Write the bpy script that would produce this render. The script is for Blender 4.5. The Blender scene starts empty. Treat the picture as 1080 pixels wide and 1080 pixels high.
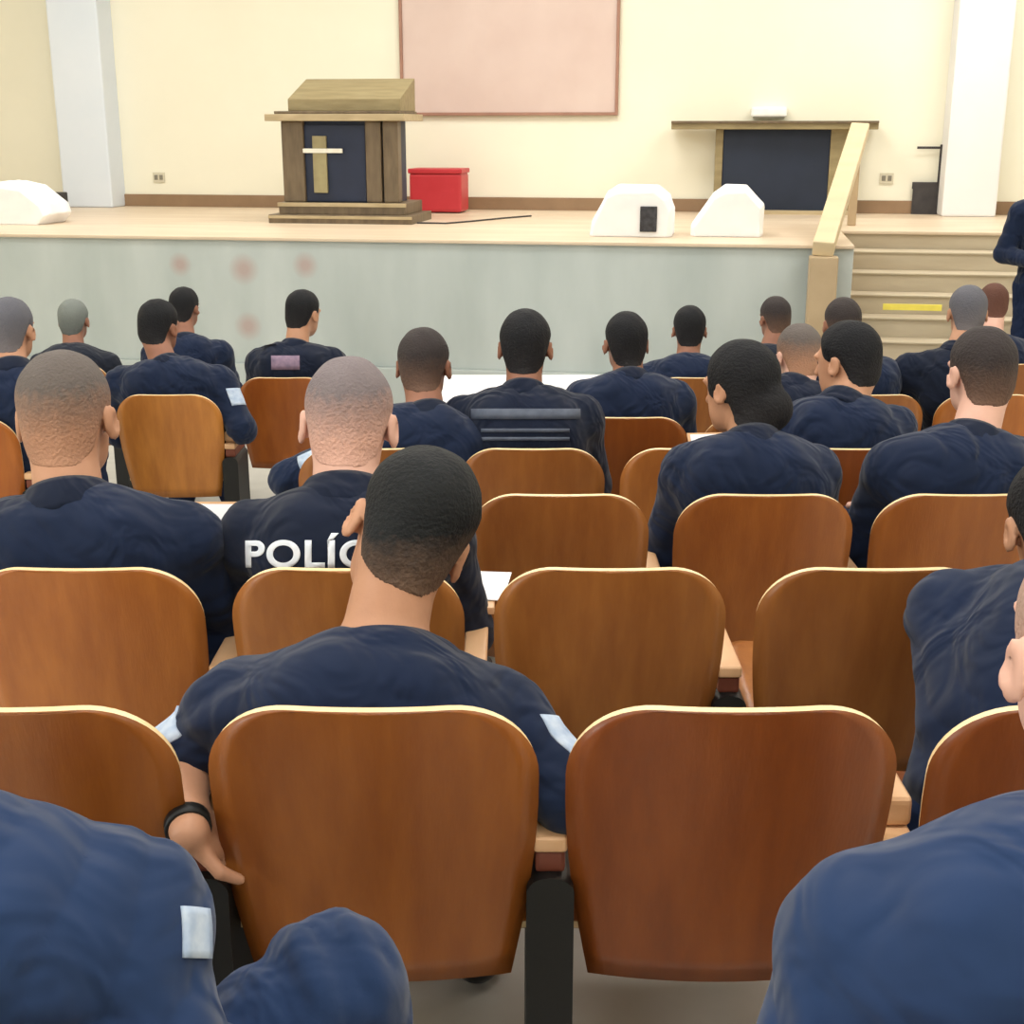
import bpy, bmesh, math, random
import numpy as np
from mathutils import Vector, Matrix, Euler
from mathutils.bvhtree import BVHTree

random.seed(7)
R = math.radians
COL = bpy.context.scene.collection
SC = bpy.context.scene

# ------------------------------------------------------------------ camera model
F = 1400.0
TH = math.atan(407.0 / F)                      # camera looks down by this angle
CT, ST = math.cos(TH), math.sin(TH)
CAM = Vector((0, 0, 2.38))                     # height above the level floor in front of the stage
PITCH = 0.52                                   # seat pitch in metres

def direction(px, py):
    xc, yc = (px - 540) / F, (py - 540) / F
    return Vector((xc, CT - yc * ST, -ST - yc * CT))

def pix(px, py, zc):
    return CAM + direction(px, py) * zc

def onz(px, py, z):
    d = direction(px, py)
    return CAM + d * ((z - CAM.z) / d.z)

def floor_z(y):                                # raked floor, level in front of the stage
    return max(0.0, 0.89 - 0.0905 * y)

# ------------------------------------------------------------------ materials
def lin(c):
    return tuple((v / 255 / 12.92) if v / 255 <= 0.04045 else ((v / 255 + 0.055) / 1.055) ** 2.4 for v in c) + (1.0,)

def mat(name, rgb, rough=0.6, rgb2=None, scale=8.0, stretch=(1, 1, 1), bump=0.0, bump_scale=60.0, spec=0.4,
        sheen=0.0, metal=0.0, coat=0.0, detail=4.0, bump_dist=0.01, bump_warp=0.0):
    m = bpy.data.materials.new(name)
    m.use_nodes = True
    nt = m.node_tree
    b = nt.nodes['Principled BSDF']
    b.inputs['Roughness'].default_value = rough
    b.inputs['Specular IOR Level'].default_value = spec
    b.inputs['Metallic'].default_value = metal
    b.inputs['Sheen Weight'].default_value = sheen
    b.inputs['Coat Weight'].default_value = coat
    b.inputs['Coat Roughness'].default_value = 0.25
    tc = nt.nodes.new('ShaderNodeTexCoord')
    mp = nt.nodes.new('ShaderNodeMapping')
    mp.inputs['Scale'].default_value = stretch
    nt.links.new(tc.outputs['Object'], mp.inputs['Vector'])
    if rgb2 is None:
        rgb2 = tuple(min(255, v * 1.08 + 2) for v in rgb)
    n = nt.nodes.new('ShaderNodeTexNoise')
    n.inputs['Scale'].default_value = scale
    n.inputs['Detail'].default_value = detail
    nt.links.new(mp.outputs['Vector'], n.inputs['Vector'])
    rp = nt.nodes.new('ShaderNodeValToRGB')
    rp.color_ramp.elements[0].position = 0.3
    rp.color_ramp.elements[1].position = 0.7
    rp.color_ramp.elements[0].color = lin(rgb)
    rp.color_ramp.elements[1].color = lin(rgb2)
    nt.links.new(n.outputs['Fac'], rp.inputs['Fac'])
    nt.links.new(rp.outputs['Color'], b.inputs['Base Color'])
    if bump:
        n2 = nt.nodes.new('ShaderNodeTexNoise')
        n2.inputs['Scale'].default_value = bump_scale
        n2.inputs['Distortion'].default_value = bump_warp
        nt.links.new(mp.outputs['Vector'], n2.inputs['Vector'])
        bp = nt.nodes.new('ShaderNodeBump')
        bp.inputs['Strength'].default_value = bump
        bp.inputs['Distance'].default_value = bump_dist
        nt.links.new(n2.outputs['Fac'], bp.inputs['Height'])
        nt.links.new(bp.outputs['Normal'], b.inputs['Normal'])
    return m

def hair_mat(name, top, low, p0=0.15, p1=0.72):
    """cropped hair: longer and darker on the crown, clipped closer (scalp showing) towards the nape"""
    m = mat(name, top, 0.75, None, bump=0.5, bump_scale=140, spec=0.25)
    nt = m.node_tree
    b = nt.nodes['Principled BSDF']
    tc = nt.nodes.new('ShaderNodeTexCoord')
    sx = nt.nodes.new('ShaderNodeSeparateXYZ')
    nt.links.new(tc.outputs['Generated'], sx.inputs[0])
    nz = nt.nodes.new('ShaderNodeTexNoise')
    nz.inputs['Scale'].default_value = 14
    ad = nt.nodes.new('ShaderNodeMath'); ad.operation = 'MULTIPLY_ADD'
    ad.inputs[1].default_value = 0.25
    nt.links.new(nz.outputs['Fac'], ad.inputs[0])
    nt.links.new(sx.outputs['Z'], ad.inputs[2])
    rp = nt.nodes.new('ShaderNodeValToRGB')
    rp.color_ramp.elements[0].position = p0
    rp.color_ramp.elements[1].position = p1
    rp.color_ramp.elements[0].color = lin(low)
    rp.color_ramp.elements[1].color = lin(top)
    nt.links.new(ad.outputs[0], rp.inputs['Fac'])
    nt.links.new(rp.outputs['Color'], b.inputs['Base Color'])
    return m

def wood_mat(name, dark, light):
    """varnished plywood veneer; the object colour tints each panel, mostly for the light it catches"""
    m = mat(name, dark, 0.36, light, scale=3.2, stretch=(7, 7, 0.7), bump=0.05, bump_scale=30, spec=0.4, coat=0.18, detail=8)
    nt = m.node_tree
    b = nt.nodes['Principled BSDF']
    src = b.inputs['Base Color'].links[0].from_socket
    oi = nt.nodes.new('ShaderNodeObjectInfo')
    mx = nt.nodes.new('ShaderNodeMix'); mx.data_type = 'RGBA'; mx.blend_type = 'MULTIPLY'
    mx.inputs[0].default_value = 1.0
    nt.links.new(src, mx.inputs[6]); nt.links.new(oi.outputs['Color'], mx.inputs[7])
    nt.links.new(mx.outputs[2], b.inputs['Base Color'])
    return m

M = {}
M['veneer'] = wood_mat('veneer', (152, 90, 40), (178, 112, 52))
M['ply_edge'] = mat('ply_edge', (236, 205, 150), 0.45, (248, 222, 172), scale=20)
M['pad'] = mat('pad', (206, 160, 118), 0.4, (222, 180, 138), scale=4, stretch=(6, 1, 6))
M['red_wood'] = mat('red_wood', (112, 58, 42), 0.4)
M['black_metal'] = mat('black_metal', (16, 17, 18), 0.5)
M['navy'] = mat('navy', (22, 33, 56), 0.9, (27, 39, 65), scale=5, bump=0.7, bump_scale=7, bump_dist=0.045, bump_warp=1.2, spec=0.15, sheen=0.12)
M['navy_dark'] = mat('navy_dark', (21, 28, 44), 0.9, (26, 34, 54), scale=5, bump=0.7, bump_scale=7, bump_dist=0.045, bump_warp=1.2, spec=0.15, sheen=0.1)
M['navy_light'] = mat('navy_light', (30, 48, 80), 0.9, (36, 56, 92), scale=5, bump=0.7, bump_scale=7, bump_dist=0.045, bump_warp=1.2, spec=0.15, sheen=0.15)  # navy with the stronger light on the nearest officers put into the colour
M['charcoal'] = mat('charcoal', (30, 35, 46), 0.9, (38, 43, 56), scale=5, bump=0.7, bump_scale=7, bump_dist=0.045, bump_warp=1.2, spec=0.15, sheen=0.1)
M['trouser'] = mat('trouser', (24, 34, 58), 0.9, (30, 42, 70), scale=6, bump=0.6, bump_scale=8, bump_dist=0.04, bump_warp=1.0, spec=0.15)
M['boot'] = mat('boot', (14, 14, 15), 0.35)
M['skin_tan'] = mat('skin_tan', (186, 136, 106), 0.5, (198, 148, 118), scale=14, bump=0.06, bump_scale=80)
M['skin_pale'] = mat('skin_pale', (220, 172, 152), 0.5, (230, 184, 166), scale=14, bump=0.06, bump_scale=80)
M['skin_brown'] = mat('skin_brown', (140, 94, 74), 0.5, (154, 106, 84), scale=14, bump=0.06, bump_scale=80)
M['eye'] = mat('eye', (96, 78, 68), 0.2)
M['patch'] = mat('patch', (150, 170, 198), 0.8, (196, 208, 222), scale=40)
M['white_print'] = mat('white_print', (214, 222, 232), 0.7, (232, 236, 242), scale=40)
M['grey_print'] = mat('grey_print', (66, 74, 90), 0.6, (84, 92, 108), scale=30)
M['pink_print'] = mat('pink_print', (120, 104, 128), 0.7, (150, 126, 146), scale=40)
M['red_cloth'] = mat('red_cloth', (176, 66, 72), 0.7)
M['paper'] = mat('paper', (238, 240, 244), 0.7, (246, 247, 250), scale=10)
M['cloth_white'] = mat('cloth_white', (240, 240, 242), 0.85, (248, 248, 248), scale=6, bump=0.2, bump_scale=8)
M['dark_port'] = mat('dark_port', (40, 40, 44), 0.7, (70, 70, 76), scale=30)
M['wall'] = mat('wall', (236, 233, 214), 0.9, (240, 237, 219), scale=1.2)
M['wall_side'] = mat('wall_side', (236, 230, 208), 0.9)
M['ceiling'] = mat('ceiling', (242, 241, 236), 0.9)
M['floor'] = mat('floor', (176, 170, 160), 0.35, (196, 190, 180), scale=3)
M['stage_top'] = mat('stage_top', (208, 186, 160), 0.4, (224, 206, 182), scale=1.5, stretch=(0.6, 2.5, 1))
M['baseboard'] = mat('baseboard', (134, 108, 82), 0.5, (150, 122, 94), scale=4)
M['step'] = mat('step', (186, 172, 148), 0.6, (200, 188, 164), scale=3, stretch=(0.6, 3, 3))
M['step_edge'] = mat('step_edge', (112, 98, 78), 0.6)
M['yellow'] = mat('yellow', (236, 220, 96), 0.6)
M['rail'] = mat('rail', (206, 188, 154), 0.5, (222, 202, 164), scale=3, stretch=(1, 3, 1))
M['rail_post'] = mat('rail_post', (176, 154, 122), 0.6, (190, 168, 136), scale=3)
M['pillar_blue'] = mat('pillar_blue', (214, 224, 236), 0.7, (222, 230, 240), scale=1.5)
M['pillar_white'] = mat('pillar_white', (228, 228, 230), 0.7, (236, 236, 236), scale=1.5)
M['board_pink'] = mat('board_pink', (206, 184, 176), 0.7, (214, 194, 186), scale=2)
M['board_frame'] = mat('board_frame', (150, 112, 96), 0.5)
M['pulpit_wood'] = mat('pulpit_wood', (94, 80, 62), 0.45, (118, 102, 80), scale=4, stretch=(5, 5, 1))
M['pulpit_light'] = mat('pulpit_light', (168, 150, 116), 0.45, (190, 172, 138), scale=4, stretch=(1, 5, 5))
M['pulpit_navy'] = mat('pulpit_navy', (28, 38, 62), 0.5, (36, 46, 72), scale=4)
M['gold'] = mat('gold', (142, 132, 96), 0.4, (160, 150, 112), scale=12)
M['silver'] = mat('silver', (228, 226, 214), 0.4)
M['altar_wood'] = mat('altar_wood', (132, 118, 84), 0.5, (152, 138, 102), scale=4, stretch=(1, 5, 5))
M['altar_navy'] = mat('altar_navy', (26, 36, 54), 0.6, (32, 42, 62), scale=3)
M['red_box'] = mat('red_box', (188, 50, 58), 0.45, (196, 58, 66), scale=6)
M['chair_black'] = mat('chair_black', (52, 50, 52), 0.6, (70, 66, 66), scale=10)
M['outlet'] = mat('outlet', (198, 192, 172), 0.5)
M['outlet_dark'] = mat('outlet_dark', (120, 116, 104), 0.5)
M['lamp_white'] = mat('lamp_white', (240, 240, 236), 0.4)

# stage front: pale grey-green marble with soft round reddish spots
def stage_front_mat():
    m = mat('stage_front', (178, 188, 186), 0.3, (196, 204, 202), scale=1.6, stretch=(1.6, 1, 0.5), spec=0.5, detail=7)
    nt = m.node_tree
    b = nt.nodes['Principled BSDF']
    src = b.inputs['Base Color'].links[0].from_socket
    tc = nt.nodes.new('ShaderNodeTexCoord')
    return m, nt, b, src, tc
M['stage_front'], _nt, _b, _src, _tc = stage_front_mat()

# ------------------------------------------------------------------ object helpers
def link(name, me, mats=None, parent=None, loc=None, smooth=False):
    o = bpy.data.objects.new(name, me)
    COL.objects.link(o)
    if mats is not None:
        for mm in (mats if isinstance(mats, (list, tuple)) else [mats]):
            me.materials.append(mm)
    if parent is not None:
        o.parent = parent
    if loc is not None:
        o.location = loc
    if smooth:
        me.polygons.foreach_set('use_smooth', [True] * len(me.polygons))
    return o

def tag(o, label=None, cat=None, group=None, kind=None):
    if label: o['label'] = label
    if cat: o['category'] = cat
    if group: o['group'] = group
    if kind: o['kind'] = kind
    return o

def empty(name, loc, rz=0.0):
    o = bpy.data.objects.new(name, None)
    COL.objects.link(o)
    o.location = loc
    o.rotation_euler = (0, 0, rz)
    return o

def bm_box(bm, c, s, rot=None, mi=0):
    r = bmesh.ops.create_cube(bm, size=1.0)
    mt = Matrix.Translation(Vector(c)) @ (rot.to_4x4() if rot is not None else Matrix.Identity(4)) @ Matrix.Diagonal((s[0], s[1], s[2], 1))
    bmesh.ops.transform(bm, matrix=mt, verts=r['verts'])
    for f in {f for v in r['verts'] for f in v.link_faces}:
        f.material_index = mi
    return r['verts']

def bm_mesh(bm, name='m', bevel=0.0, seg=2):
    if bevel:
        bmesh.ops.bevel(bm, geom=list(bm.edges), offset=bevel, segments=seg, profile=0.6, affect='EDGES', clamp_overlap=True)
    bmesh.ops.recalc_face_normals(bm, faces=bm.faces)
    me = bpy.data.meshes.new(name)
    bm.to_mesh(me)
    bm.free()
    return me

def box_mesh(name, c, s, bevel=0.004, rot=None):
    bm = bmesh.new()
    bm_box(bm, c, s, rot)
    return bm_mesh(bm, name, bevel)

def prism_mesh(name, pts, y0, y1, bevel=0.0, axis='Y'):
    """closed outline in the XZ plane extruded along Y (or YZ outline along X)"""
    bm = bmesh.new()
    def P(a, b, t):
        return (a, t, b) if axis == 'Y' else (t, a, b)
    f0 = [bm.verts.new(P(a, b, y0)) for a, b in pts]
    f1 = [bm.verts.new(P(a, b, y1)) for a, b in pts]
    bm.faces.new(f0); bm.faces.new(f1[::-1])
    n = len(pts)
    for i in range(n):
        bm.faces.new((f0[i], f0[(i + 1) % n], f1[(i + 1) % n], f1[i]))
    bmesh.ops.recalc_face_normals(bm, faces=bm.faces)
    return bm_mesh(bm, name, bevel)

def tube_mesh(name, pts, r, seg=8):
    bm = bmesh.new()
    rings = []
    for i, p in enumerate(pts):
        p = Vector(p)
        a = Vector(pts[max(0, i - 1)]); b = Vector(pts[min(len(pts) - 1, i + 1)])
        t = (b - a).normalized()
        u = t.orthogonal().normalized() if not rings else (pu - t * pu.dot(t)).normalized()
        pu = u
        v = t.cross(u)
        rings.append([bm.verts.new(p + (u * math.cos(2 * math.pi * k / seg) + v * math.sin(2 * math.pi * k / seg)) * r) for k in range(seg)])
    for A, B in zip(rings, rings[1:]):
        for k in range(seg):
            bm.faces.new((A[k], A[(k + 1) % seg], B[(k + 1) % seg], B[k]))
    bm.faces.new(rings[0][::-1]); bm.faces.new(rings[-1])
    return bm_mesh(bm, name)

# ------------------------------------------------------------------ smooth solids (signed distance + surface nets)
class Solid:
    def __init__(self, lo, hi, h):
        self.h = h
        self.lo = np.array(lo, float) - 3 * h
        n = np.ceil((np.array(hi, float) + 3 * h - self.lo) / h).astype(int) + 1
        self.n = n
        self.d = np.full(tuple(n), 0.5, np.float32)

    def block(self, lo, hi):
        i0 = np.maximum(np.floor((np.array(lo) - self.lo) / self.h).astype(int), 0)
        i1 = np.minimum(np.ceil((np.array(hi) - self.lo) / self.h).astype(int) + 1, self.n)
        if np.any(i1 <= i0):
            return None
        ax = [(self.lo[k] + np.arange(i0[k], i1[k]) * self.h).astype(np.float32) for k in range(3)]
        X, Y, Z = ax[0][:, None, None], ax[1][None, :, None], ax[2][None, None, :]
        return tuple(slice(a, b) for a, b in zip(i0, i1)), X, Y, Z

    def add(self, prim, k=0.02, grow=0.0):
        lo, hi = prim['lo'] - grow, prim['hi'] + grow
        m = k + 3 * self.h
        b = self.block(lo - m, hi + m)
        if b is None:
            return
        s, X, Y, Z = b
        d = prim['f'](X, Y, Z) - grow
        a = self.d[s]
        if k > 0:
            hh = np.maximum(k - np.abs(a - d), 0) / k
            self.d[s] = np.minimum(a, d) - hh * hh * k * 0.25
        else:
            self.d[s] = np.minimum(a, d)

    def sub(self, prim, k=0.01):
        m = k + 3 * self.h
        b = self.block(prim['lo'] - m, prim['hi'] + m)
        if b is None:
            return
        s, X, Y, Z = b
        d = -prim['f'](X, Y, Z)
        a = self.d[s]
        hh = np.maximum(k - np.abs(a - d), 0) / k
        self.d[s] = np.maximum(a, d) + hh * hh * k * 0.25

    def ruffle(self, amp, seed=0, freq=1.0):
        """cloth folds: shift the surface along its normal"""
        idx = np.nonzero(np.abs(self.d) < 0.04)
        P = [self.lo[k] + idx[k] * self.h for k in range(3)]
        rs = np.random.RandomState(seed)
        v = np.zeros(len(P[0]))
        ph = rs.rand(12) * 6.28
        wx = P[0] + 0.05 * np.sin(9 * P[2] + ph[0]) + 0.03 * np.sin(17 * P[1] + ph[1])
        wz = P[2] + 0.06 * np.sin(8 * P[0] + ph[2]) + 0.03 * np.sin(15 * P[1] + ph[3])
        for q in range(5):
            ang = rs.rand() * 3.14
            f = freq * (16 + 11 * q)
            r = np.sin(f * (wx * math.cos(ang) + wz * math.sin(ang)) + ph[4 + q])
            m = 0.5 + 0.5 * np.sin(7 * P[0] * (1 + q % 2) + 6 * P[2] + ph[7 + q % 5])
            v += (0.45 - np.abs(r) ** 0.7) * m * 1.5 / (1 + 0.45 * q)
        self.d[idx] += (amp * 1.1 * v).astype(np.float32)

    def mesh(self, name, origin):
        d, h = self.d, self.h
        s = d < 0
        nx, ny, nz = d.shape
        cnt = np.zeros((nx - 1, ny - 1, nz - 1), np.int8)
        for i in (0, 1):
            for j in (0, 1):
                for k in (0, 1):
                    cnt += s[i:nx - 1 + i, j:ny - 1 + j, k:nz - 1 + k]
        act = (cnt > 0) & (cnt < 8)
        I = np.argwhere(act)
        vid = np.full(act.shape, -1, np.int32)
        vid[act] = np.arange(len(I))
        C = np.array([(i, j, k) for i in (0, 1) for j in (0, 1) for k in (0, 1)])
        vals = np.stack([d[I[:, 0] + c[0], I[:, 1] + c[1], I[:, 2] + c[2]] for c in C], 1)
        acc = np.zeros((len(I), 3)); num = np.zeros(len(I))
        for a in range(8):
            for b in range(a + 1, 8):
                if np.abs(C[a] - C[b]).sum() != 1:
                    continue
                va, vb = vals[:, a], vals[:, b]
                cr = (va < 0) != (vb < 0)
                t = np.where(cr, va / np.where(cr, va - vb, 1), 0)
                acc += cr[:, None] * (C[a] + t[:, None] * (C[b] - C[a]))
                num += cr
        V = (I + acc / num[:, None]) * h + self.lo - np.array(origin)
        Q = []
        for ax in range(3):
            sl0 = [slice(None)] * 3; sl1 = [slice(None)] * 3
            sl0[ax] = slice(0, -1); sl1[ax] = slice(1, None)
            A, B = s[tuple(sl0)], s[tuple(sl1)]
            E = np.argwhere(A != B)
            u, w = (ax + 1) % 3, (ax + 2) % 3
            ok = (E[:, u] > 0) & (E[:, w] > 0) & (E[:, u] < d.shape[u] - 1) & (E[:, w] < d.shape[w] - 1)
            E = E[ok]
            flip = A[E[:, 0], E[:, 1], E[:, 2]]
            q = []
            for du, dw in ((-1, -1), (0, -1), (0, 0), (-1, 0)):
                e = E.copy(); e[:, u] += du; e[:, w] += dw
                q.append(vid[e[:, 0], e[:, 1], e[:, 2]])
            q = np.stack(q, 1)
            q[~flip] = q[~flip][:, ::-1]
            Q.append(q)
        Q = np.concatenate(Q).astype(np.int32)
        me = bpy.data.meshes.new(name)
        me.vertices.add(len(V)); me.vertices.foreach_set('co', V.astype(np.float32).ravel())
        me.loops.add(Q.size); me.loops.foreach_set('vertex_index', Q.ravel())
        me.polygons.add(len(Q))
        me.polygons.foreach_set('loop_start', np.arange(0, Q.size, 4, dtype=np.int32))
        me.update(calc_edges=True)
        me.polygons.foreach_set('use_smooth', np.ones(len(Q), bool))
        me.validate()
        return me

def cone(a, b, ra, rb, cut_end=False):
    a = np.array(a, float); b = np.array(b, float)
    r = max(ra, rb)
    ab = b - a; L2 = float(ab @ ab) + 1e-9; L = math.sqrt(L2)
    def f(X, Y, Z):
        px, py, pz = X - a[0], Y - a[1], Z - a[2]
        t0 = (px * ab[0] + py * ab[1] + pz * ab[2]) / L2
        t = np.clip(t0, 0, 1)
        d = np.sqrt((px - t * ab[0]) ** 2 + (py - t * ab[1]) ** 2 + (pz - t * ab[2]) ** 2) - (ra + (rb - ra) * t)
        if cut_end:
            d = np.maximum(d, (t0 - 1) * L)
        return d
    return dict(f=f, lo=np.minimum(a, b) - r, hi=np.maximum(a, b) + r)

def ell(c, rad, rot=None):
    c = np.array(c, float); rad = np.array(rad, float)
    Rm = np.array(rot.to_3x3()) if rot is not None else np.eye(3)
    ext = np.sqrt(((Rm * rad[None, :]) ** 2).sum(1))
    def f(X, Y, Z):
        px, py, pz = X - c[0], Y - c[1], Z - c[2]
        q = [px * Rm[0, k] + py * Rm[1, k] + pz * Rm[2, k] for k in range(3)]
        k0 = np.sqrt(sum((q[k] / rad[k]) ** 2 for k in range(3)))
        k1 = np.sqrt(sum((q[k] / rad[k] ** 2) ** 2 for k in range(3))) + 1e-6
        return k0 * (k0 - 1) / k1
    return dict(f=f, lo=c - ext, hi=c + ext)

def bounds(prims, grow=0.0):
    return (np.min([p['lo'] for p, *_ in prims], 0) - grow, np.max([p['hi'] for p, *_ in prims], 0) + grow)

def solid(name, prims, h, origin, subs=(), ruffle=None):
    lo, hi = bounds(prims, 0.015)
    s = Solid(lo, hi, h)
    for p, k in prims:
        s.add(p, k)
    for p, k in subs:
        s.sub(p, k)
    if ruffle:
        s.ruffle(*ruffle)
    return s.mesh(name, origin)

# ------------------------------------------------------------------ people
def frame_from(z, fwd):
    z = Vector(z).normalized()
    y = (Vector(fwd) - z * Vector(fwd).dot(z)).normalized()
    x = y.cross(z)
    return Matrix((x, y, z)).transposed()

def hand_prims(W, d, n, side, s=1.0, curl=0.35):
    """palm, four fingers of unequal length and a thumb that leaves the side of the palm"""
    d = Vector(d).normalized()
    n = (Vector(n) - d * Vector(n).dot(d)).normalized()
    l = d.cross(n) * side                      # towards the thumb
    Rm = Matrix((l, d, n)).transposed()
    out = [(ell(W + d * 0.048 * s, (0.041 * s, 0.056 * s, 0.016 * s), Rm), 0.02)]
    for off, ln, b0 in ((0.033, 0.074, 0.088), (0.011, 0.083, 0.094), (-0.011, 0.077, 0.091), (-0.032, 0.06, 0.083)):
        p = W + (d * b0 + l * off) * s
        dd = (d + l * off * 3.0).normalized()
        for q, fr in enumerate((0.45, 0.32, 0.23)):
            dd = (dd + n * curl * (0.7 + 0.4 * q)).normalized()
            e = p + dd * ln * fr * s
            out.append((cone(p, e, (0.0092 - 0.0006 * q) * s, (0.0086 - 0.0008 * q) * s), 0.004))
            p = e
    p = W + (d * 0.025 + l * 0.03) * s
    e = p + (d * 0.5 + l * 0.75 + n * 0.25).normalized() * 0.042 * s
    out.append((cone(p, e, 0.013 * s, 0.011 * s), 0.01))
    out.append((cone(e, e + (d * 0.85 + l * 0.3 + n * 0.3).normalized() * 0.034 * s, 0.011 * s, 0.009 * s), 0.004))
    return out

def interp_z(y):
    return np.interp(y, [-0.13, -0.085, -0.055, -0.03, 0.018, 0.04, 0.062, 0.10],
                     [-0.088, -0.078, -0.055, -0.005, 0.004, 0.02, 0.066, 0.082])

def person(label, seat, head, hc_R, s=1.06, neck=None, skin='skin_tan', hair=('hair', 0.008, 0.004), shirt='navy', h=0.008,
           lean=None, sh_w=0.187, twist=0.0, sh_drop=(0, 0), arms=None, sleeve='long', fold=0.006, bun=None, stand=None, seed=1,
           neck_off=None, hand_curl=0.35, bow=0.03, knees=None, wide=1.0, female=False):
    """seat: floor point under the hips. head: world centre of the head. hc_R: 3x3 head rotation."""
    seat = Vector(seat); H = Vector(head)
    def hp(x, y, z):
        return H + hc_R @ (Vector((x, y, z)) * s)
    hip = seat + Vector((0, 0, 0.55 if stand is None else 0.93))
    nb = Vector(neck) if neck is not None else H + Vector((0, -0.035, -0.165)) * s
    tw = Matrix.Rotation(twist, 3, 'Z')
    lat = tw @ Vector((1, 0, 0))
    fw = tw @ Vector((0, 1, 0))
    shc = nb + Vector((0, 0, -0.062)) + fw * 0.02
    SH = {-1: shc - lat * sh_w * wide + Vector((0, 0, -sh_drop[0])), 1: shc + lat * sh_w * wide + Vector((0, 0, -sh_drop[1]))}
    arms = arms or {}
    EL, WR = {}, {}
    for sd in (-1, 1):
        a = arms.get(sd, {})
        EL[sd] = Vector(a['el']) if 'el' in a else SH[sd] + lat * sd * 0.055 + fw * 0.09 + Vector((0, 0, -0.26))
        if 'wr' in a:
            WR[sd] = Vector(a['wr'])
        else:
            t = hip + fw * 0.36 + lat * sd * 0.09 + Vector((0, 0, 0.13))
            dv = t - EL[sd]
            WR[sd] = EL[sd] + dv.normalized() * min(0.27, max(0.2, dv.length))
    KN, AN, HJ = {}, {}, {}
    for sd in (-1, 1):
        HJ[sd] = hip + lat * sd * 0.09 + Vector((0, 0, -0.02))
        if stand is None:
            KN[sd] = (knees[sd] if knees and sd in knees else hip + Vector((sd * 0.13, 0.42, 0.0)))
            fz = floor_z(KN[sd].y)
            AN[sd] = Vector((KN[sd].x, KN[sd].y - 0.02, fz + 0.10))
        else:
            KN[sd] = seat + lat * sd * 0.10 + Vector((0, 0, 0.5)) + fw * 0.02
            AN[sd] = seat + lat * sd * 0.11 + Vector((0, 0, 0.09))
    # spine
    sp = lambda t: hip.lerp(nb, t) - fw * bow * math.sin(math.pi * min(1, t * 1.05))
    def torso(g):
        out = []
        ax = frame_from(nb - hip, fw)
        out.append((ell(hip + Vector((0, 0, 0.02)), (0.178 * wide + g, 0.135 + g, 0.125 + g)), 0.05))
        for t, rx, ry, rz in ((0.30, 0.155, 0.118, 0.15), (0.58, 0.165, 0.122, 0.17), (0.78, 0.168, 0.112, 0.14)):
            if female:
                rx *= 0.9
            out.append((ell(sp(t), (rx * wide + g, ry + g, rz + g), ax), 0.06))
        for sd in (-1, 1):
            out.append((cone(nb + Vector((0, 0, -0.05)) - fw * 0.005, SH[sd], 0.062 + g, 0.058 + g), 0.05))
            out.append((cone(nb + Vector((0, 0, -0.03)) - fw * 0.01, nb.lerp(SH[sd], 0.6), 0.042 + g, 0.048 + g), 0.04))
            out.append((ell(sp(0.72) + lat * sd * 0.09 * wide - fw * 0.06, (0.075 + g, 0.05 + g, 0.1 + g), ax), 0.09))
        return out
    # ---------- body
    pr = torso(0.0)
    skull = hp(0, -0.035, -0.055)
    pr.append((cone(nb - Vector((0, 0, 0.03)), skull, 0.064 * s, 0.058 * s), 0.03))
    pr += [(ell(hp(0, -0.012, 0.03), np.array((0.078, 0.098, 0.09)) * s, hc_R), 0.02),
           (ell(hp(0, -0.045, -0.022), np.array((0.062, 0.052, 0.062)) * s, hc_R), 0.03),
           (ell(hp(0, 0.03, -0.03), np.array((0.062, 0.066, 0.085)) * s, hc_R), 0.03),
           (ell(hp(0, 0.033, -0.072), np.array((0.053, 0.05, 0.042)) * s, hc_R), 0.02),
           (ell(hp(0, 0.068, -0.094), np.array((0.024, 0.02, 0.02)) * s, hc_R), 0.02),
           (ell(hp(0, 0.082, 0.024), np.array((0.056, 0.016, 0.013)) * s, hc_R), 0.02),
           (cone(hp(0, 0.092, 0.012), hp(0, 0.112, -0.028), 0.008 * s, 0.013 * s), 0.012),
           (ell(hp(0, 0.089, -0.058), np.array((0.026, 0.012, 0.006)) * s, hc_R), 0.005),
           (ell(hp(0, 0.088, -0.068), np.array((0.022, 0.012, 0.007)) * s, hc_R), 0.005)]
    for sd in (-1, 1):
        er = hc_R @ Matrix.Rotation(sd * R(-20), 3, 'Z') @ Matrix.Rotation(R(12), 3, 'X')
        pr.append((ell(hp(sd * 0.085, -0.012, -0.012), np.array((0.0075, 0.021, 0.033)) * s, er), 0.006))
        pr.append((cone(hp(sd * 0.078, 0.0, -0.02), hp(sd * 0.083, -0.004, -0.012), 0.012 * s, 0.008 * s), 0.008))
        pr.append((cone(SH[sd], EL[sd], 0.056, 0.043), 0.04))
        mid = EL[sd].lerp(WR[sd], 0.3)
        pr.append((cone(EL[sd], mid, 0.042, 0.043), 0.02))
        pr.append((cone(mid, WR[sd], 0.043, 0.029), 0.02))
        pr.append((cone(HJ[sd], KN[sd], 0.088, 0.058), 0.04))
        pr.append((cone(KN[sd], KN[sd].lerp(AN[sd], 0.35), 0.055, 0.056), 0.02))
        pr.append((cone(KN[sd].lerp(AN[sd], 0.35), AN[sd], 0.056, 0.04), 0.02))
        pr.append((ell(AN[sd] + fw * 0.07 - Vector((0, 0, 0.05)), (0.042, 0.115, 0.034), tw), 0.02))
        a = arms.get(sd, {})
        hd = a.get('hd', (WR[sd] - EL[sd]).normalized() * 0.8 + Vector((-sd * 0.25, 0.3, -0.25)))
        hn = a.get('hn', Vector((0, 0.0, -1)))
        hp_list = hand_prims(WR[sd], hd, hn, -sd, s=0.98 if not female else 0.9, curl=hand_curl)
        pr += hp_list
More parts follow.
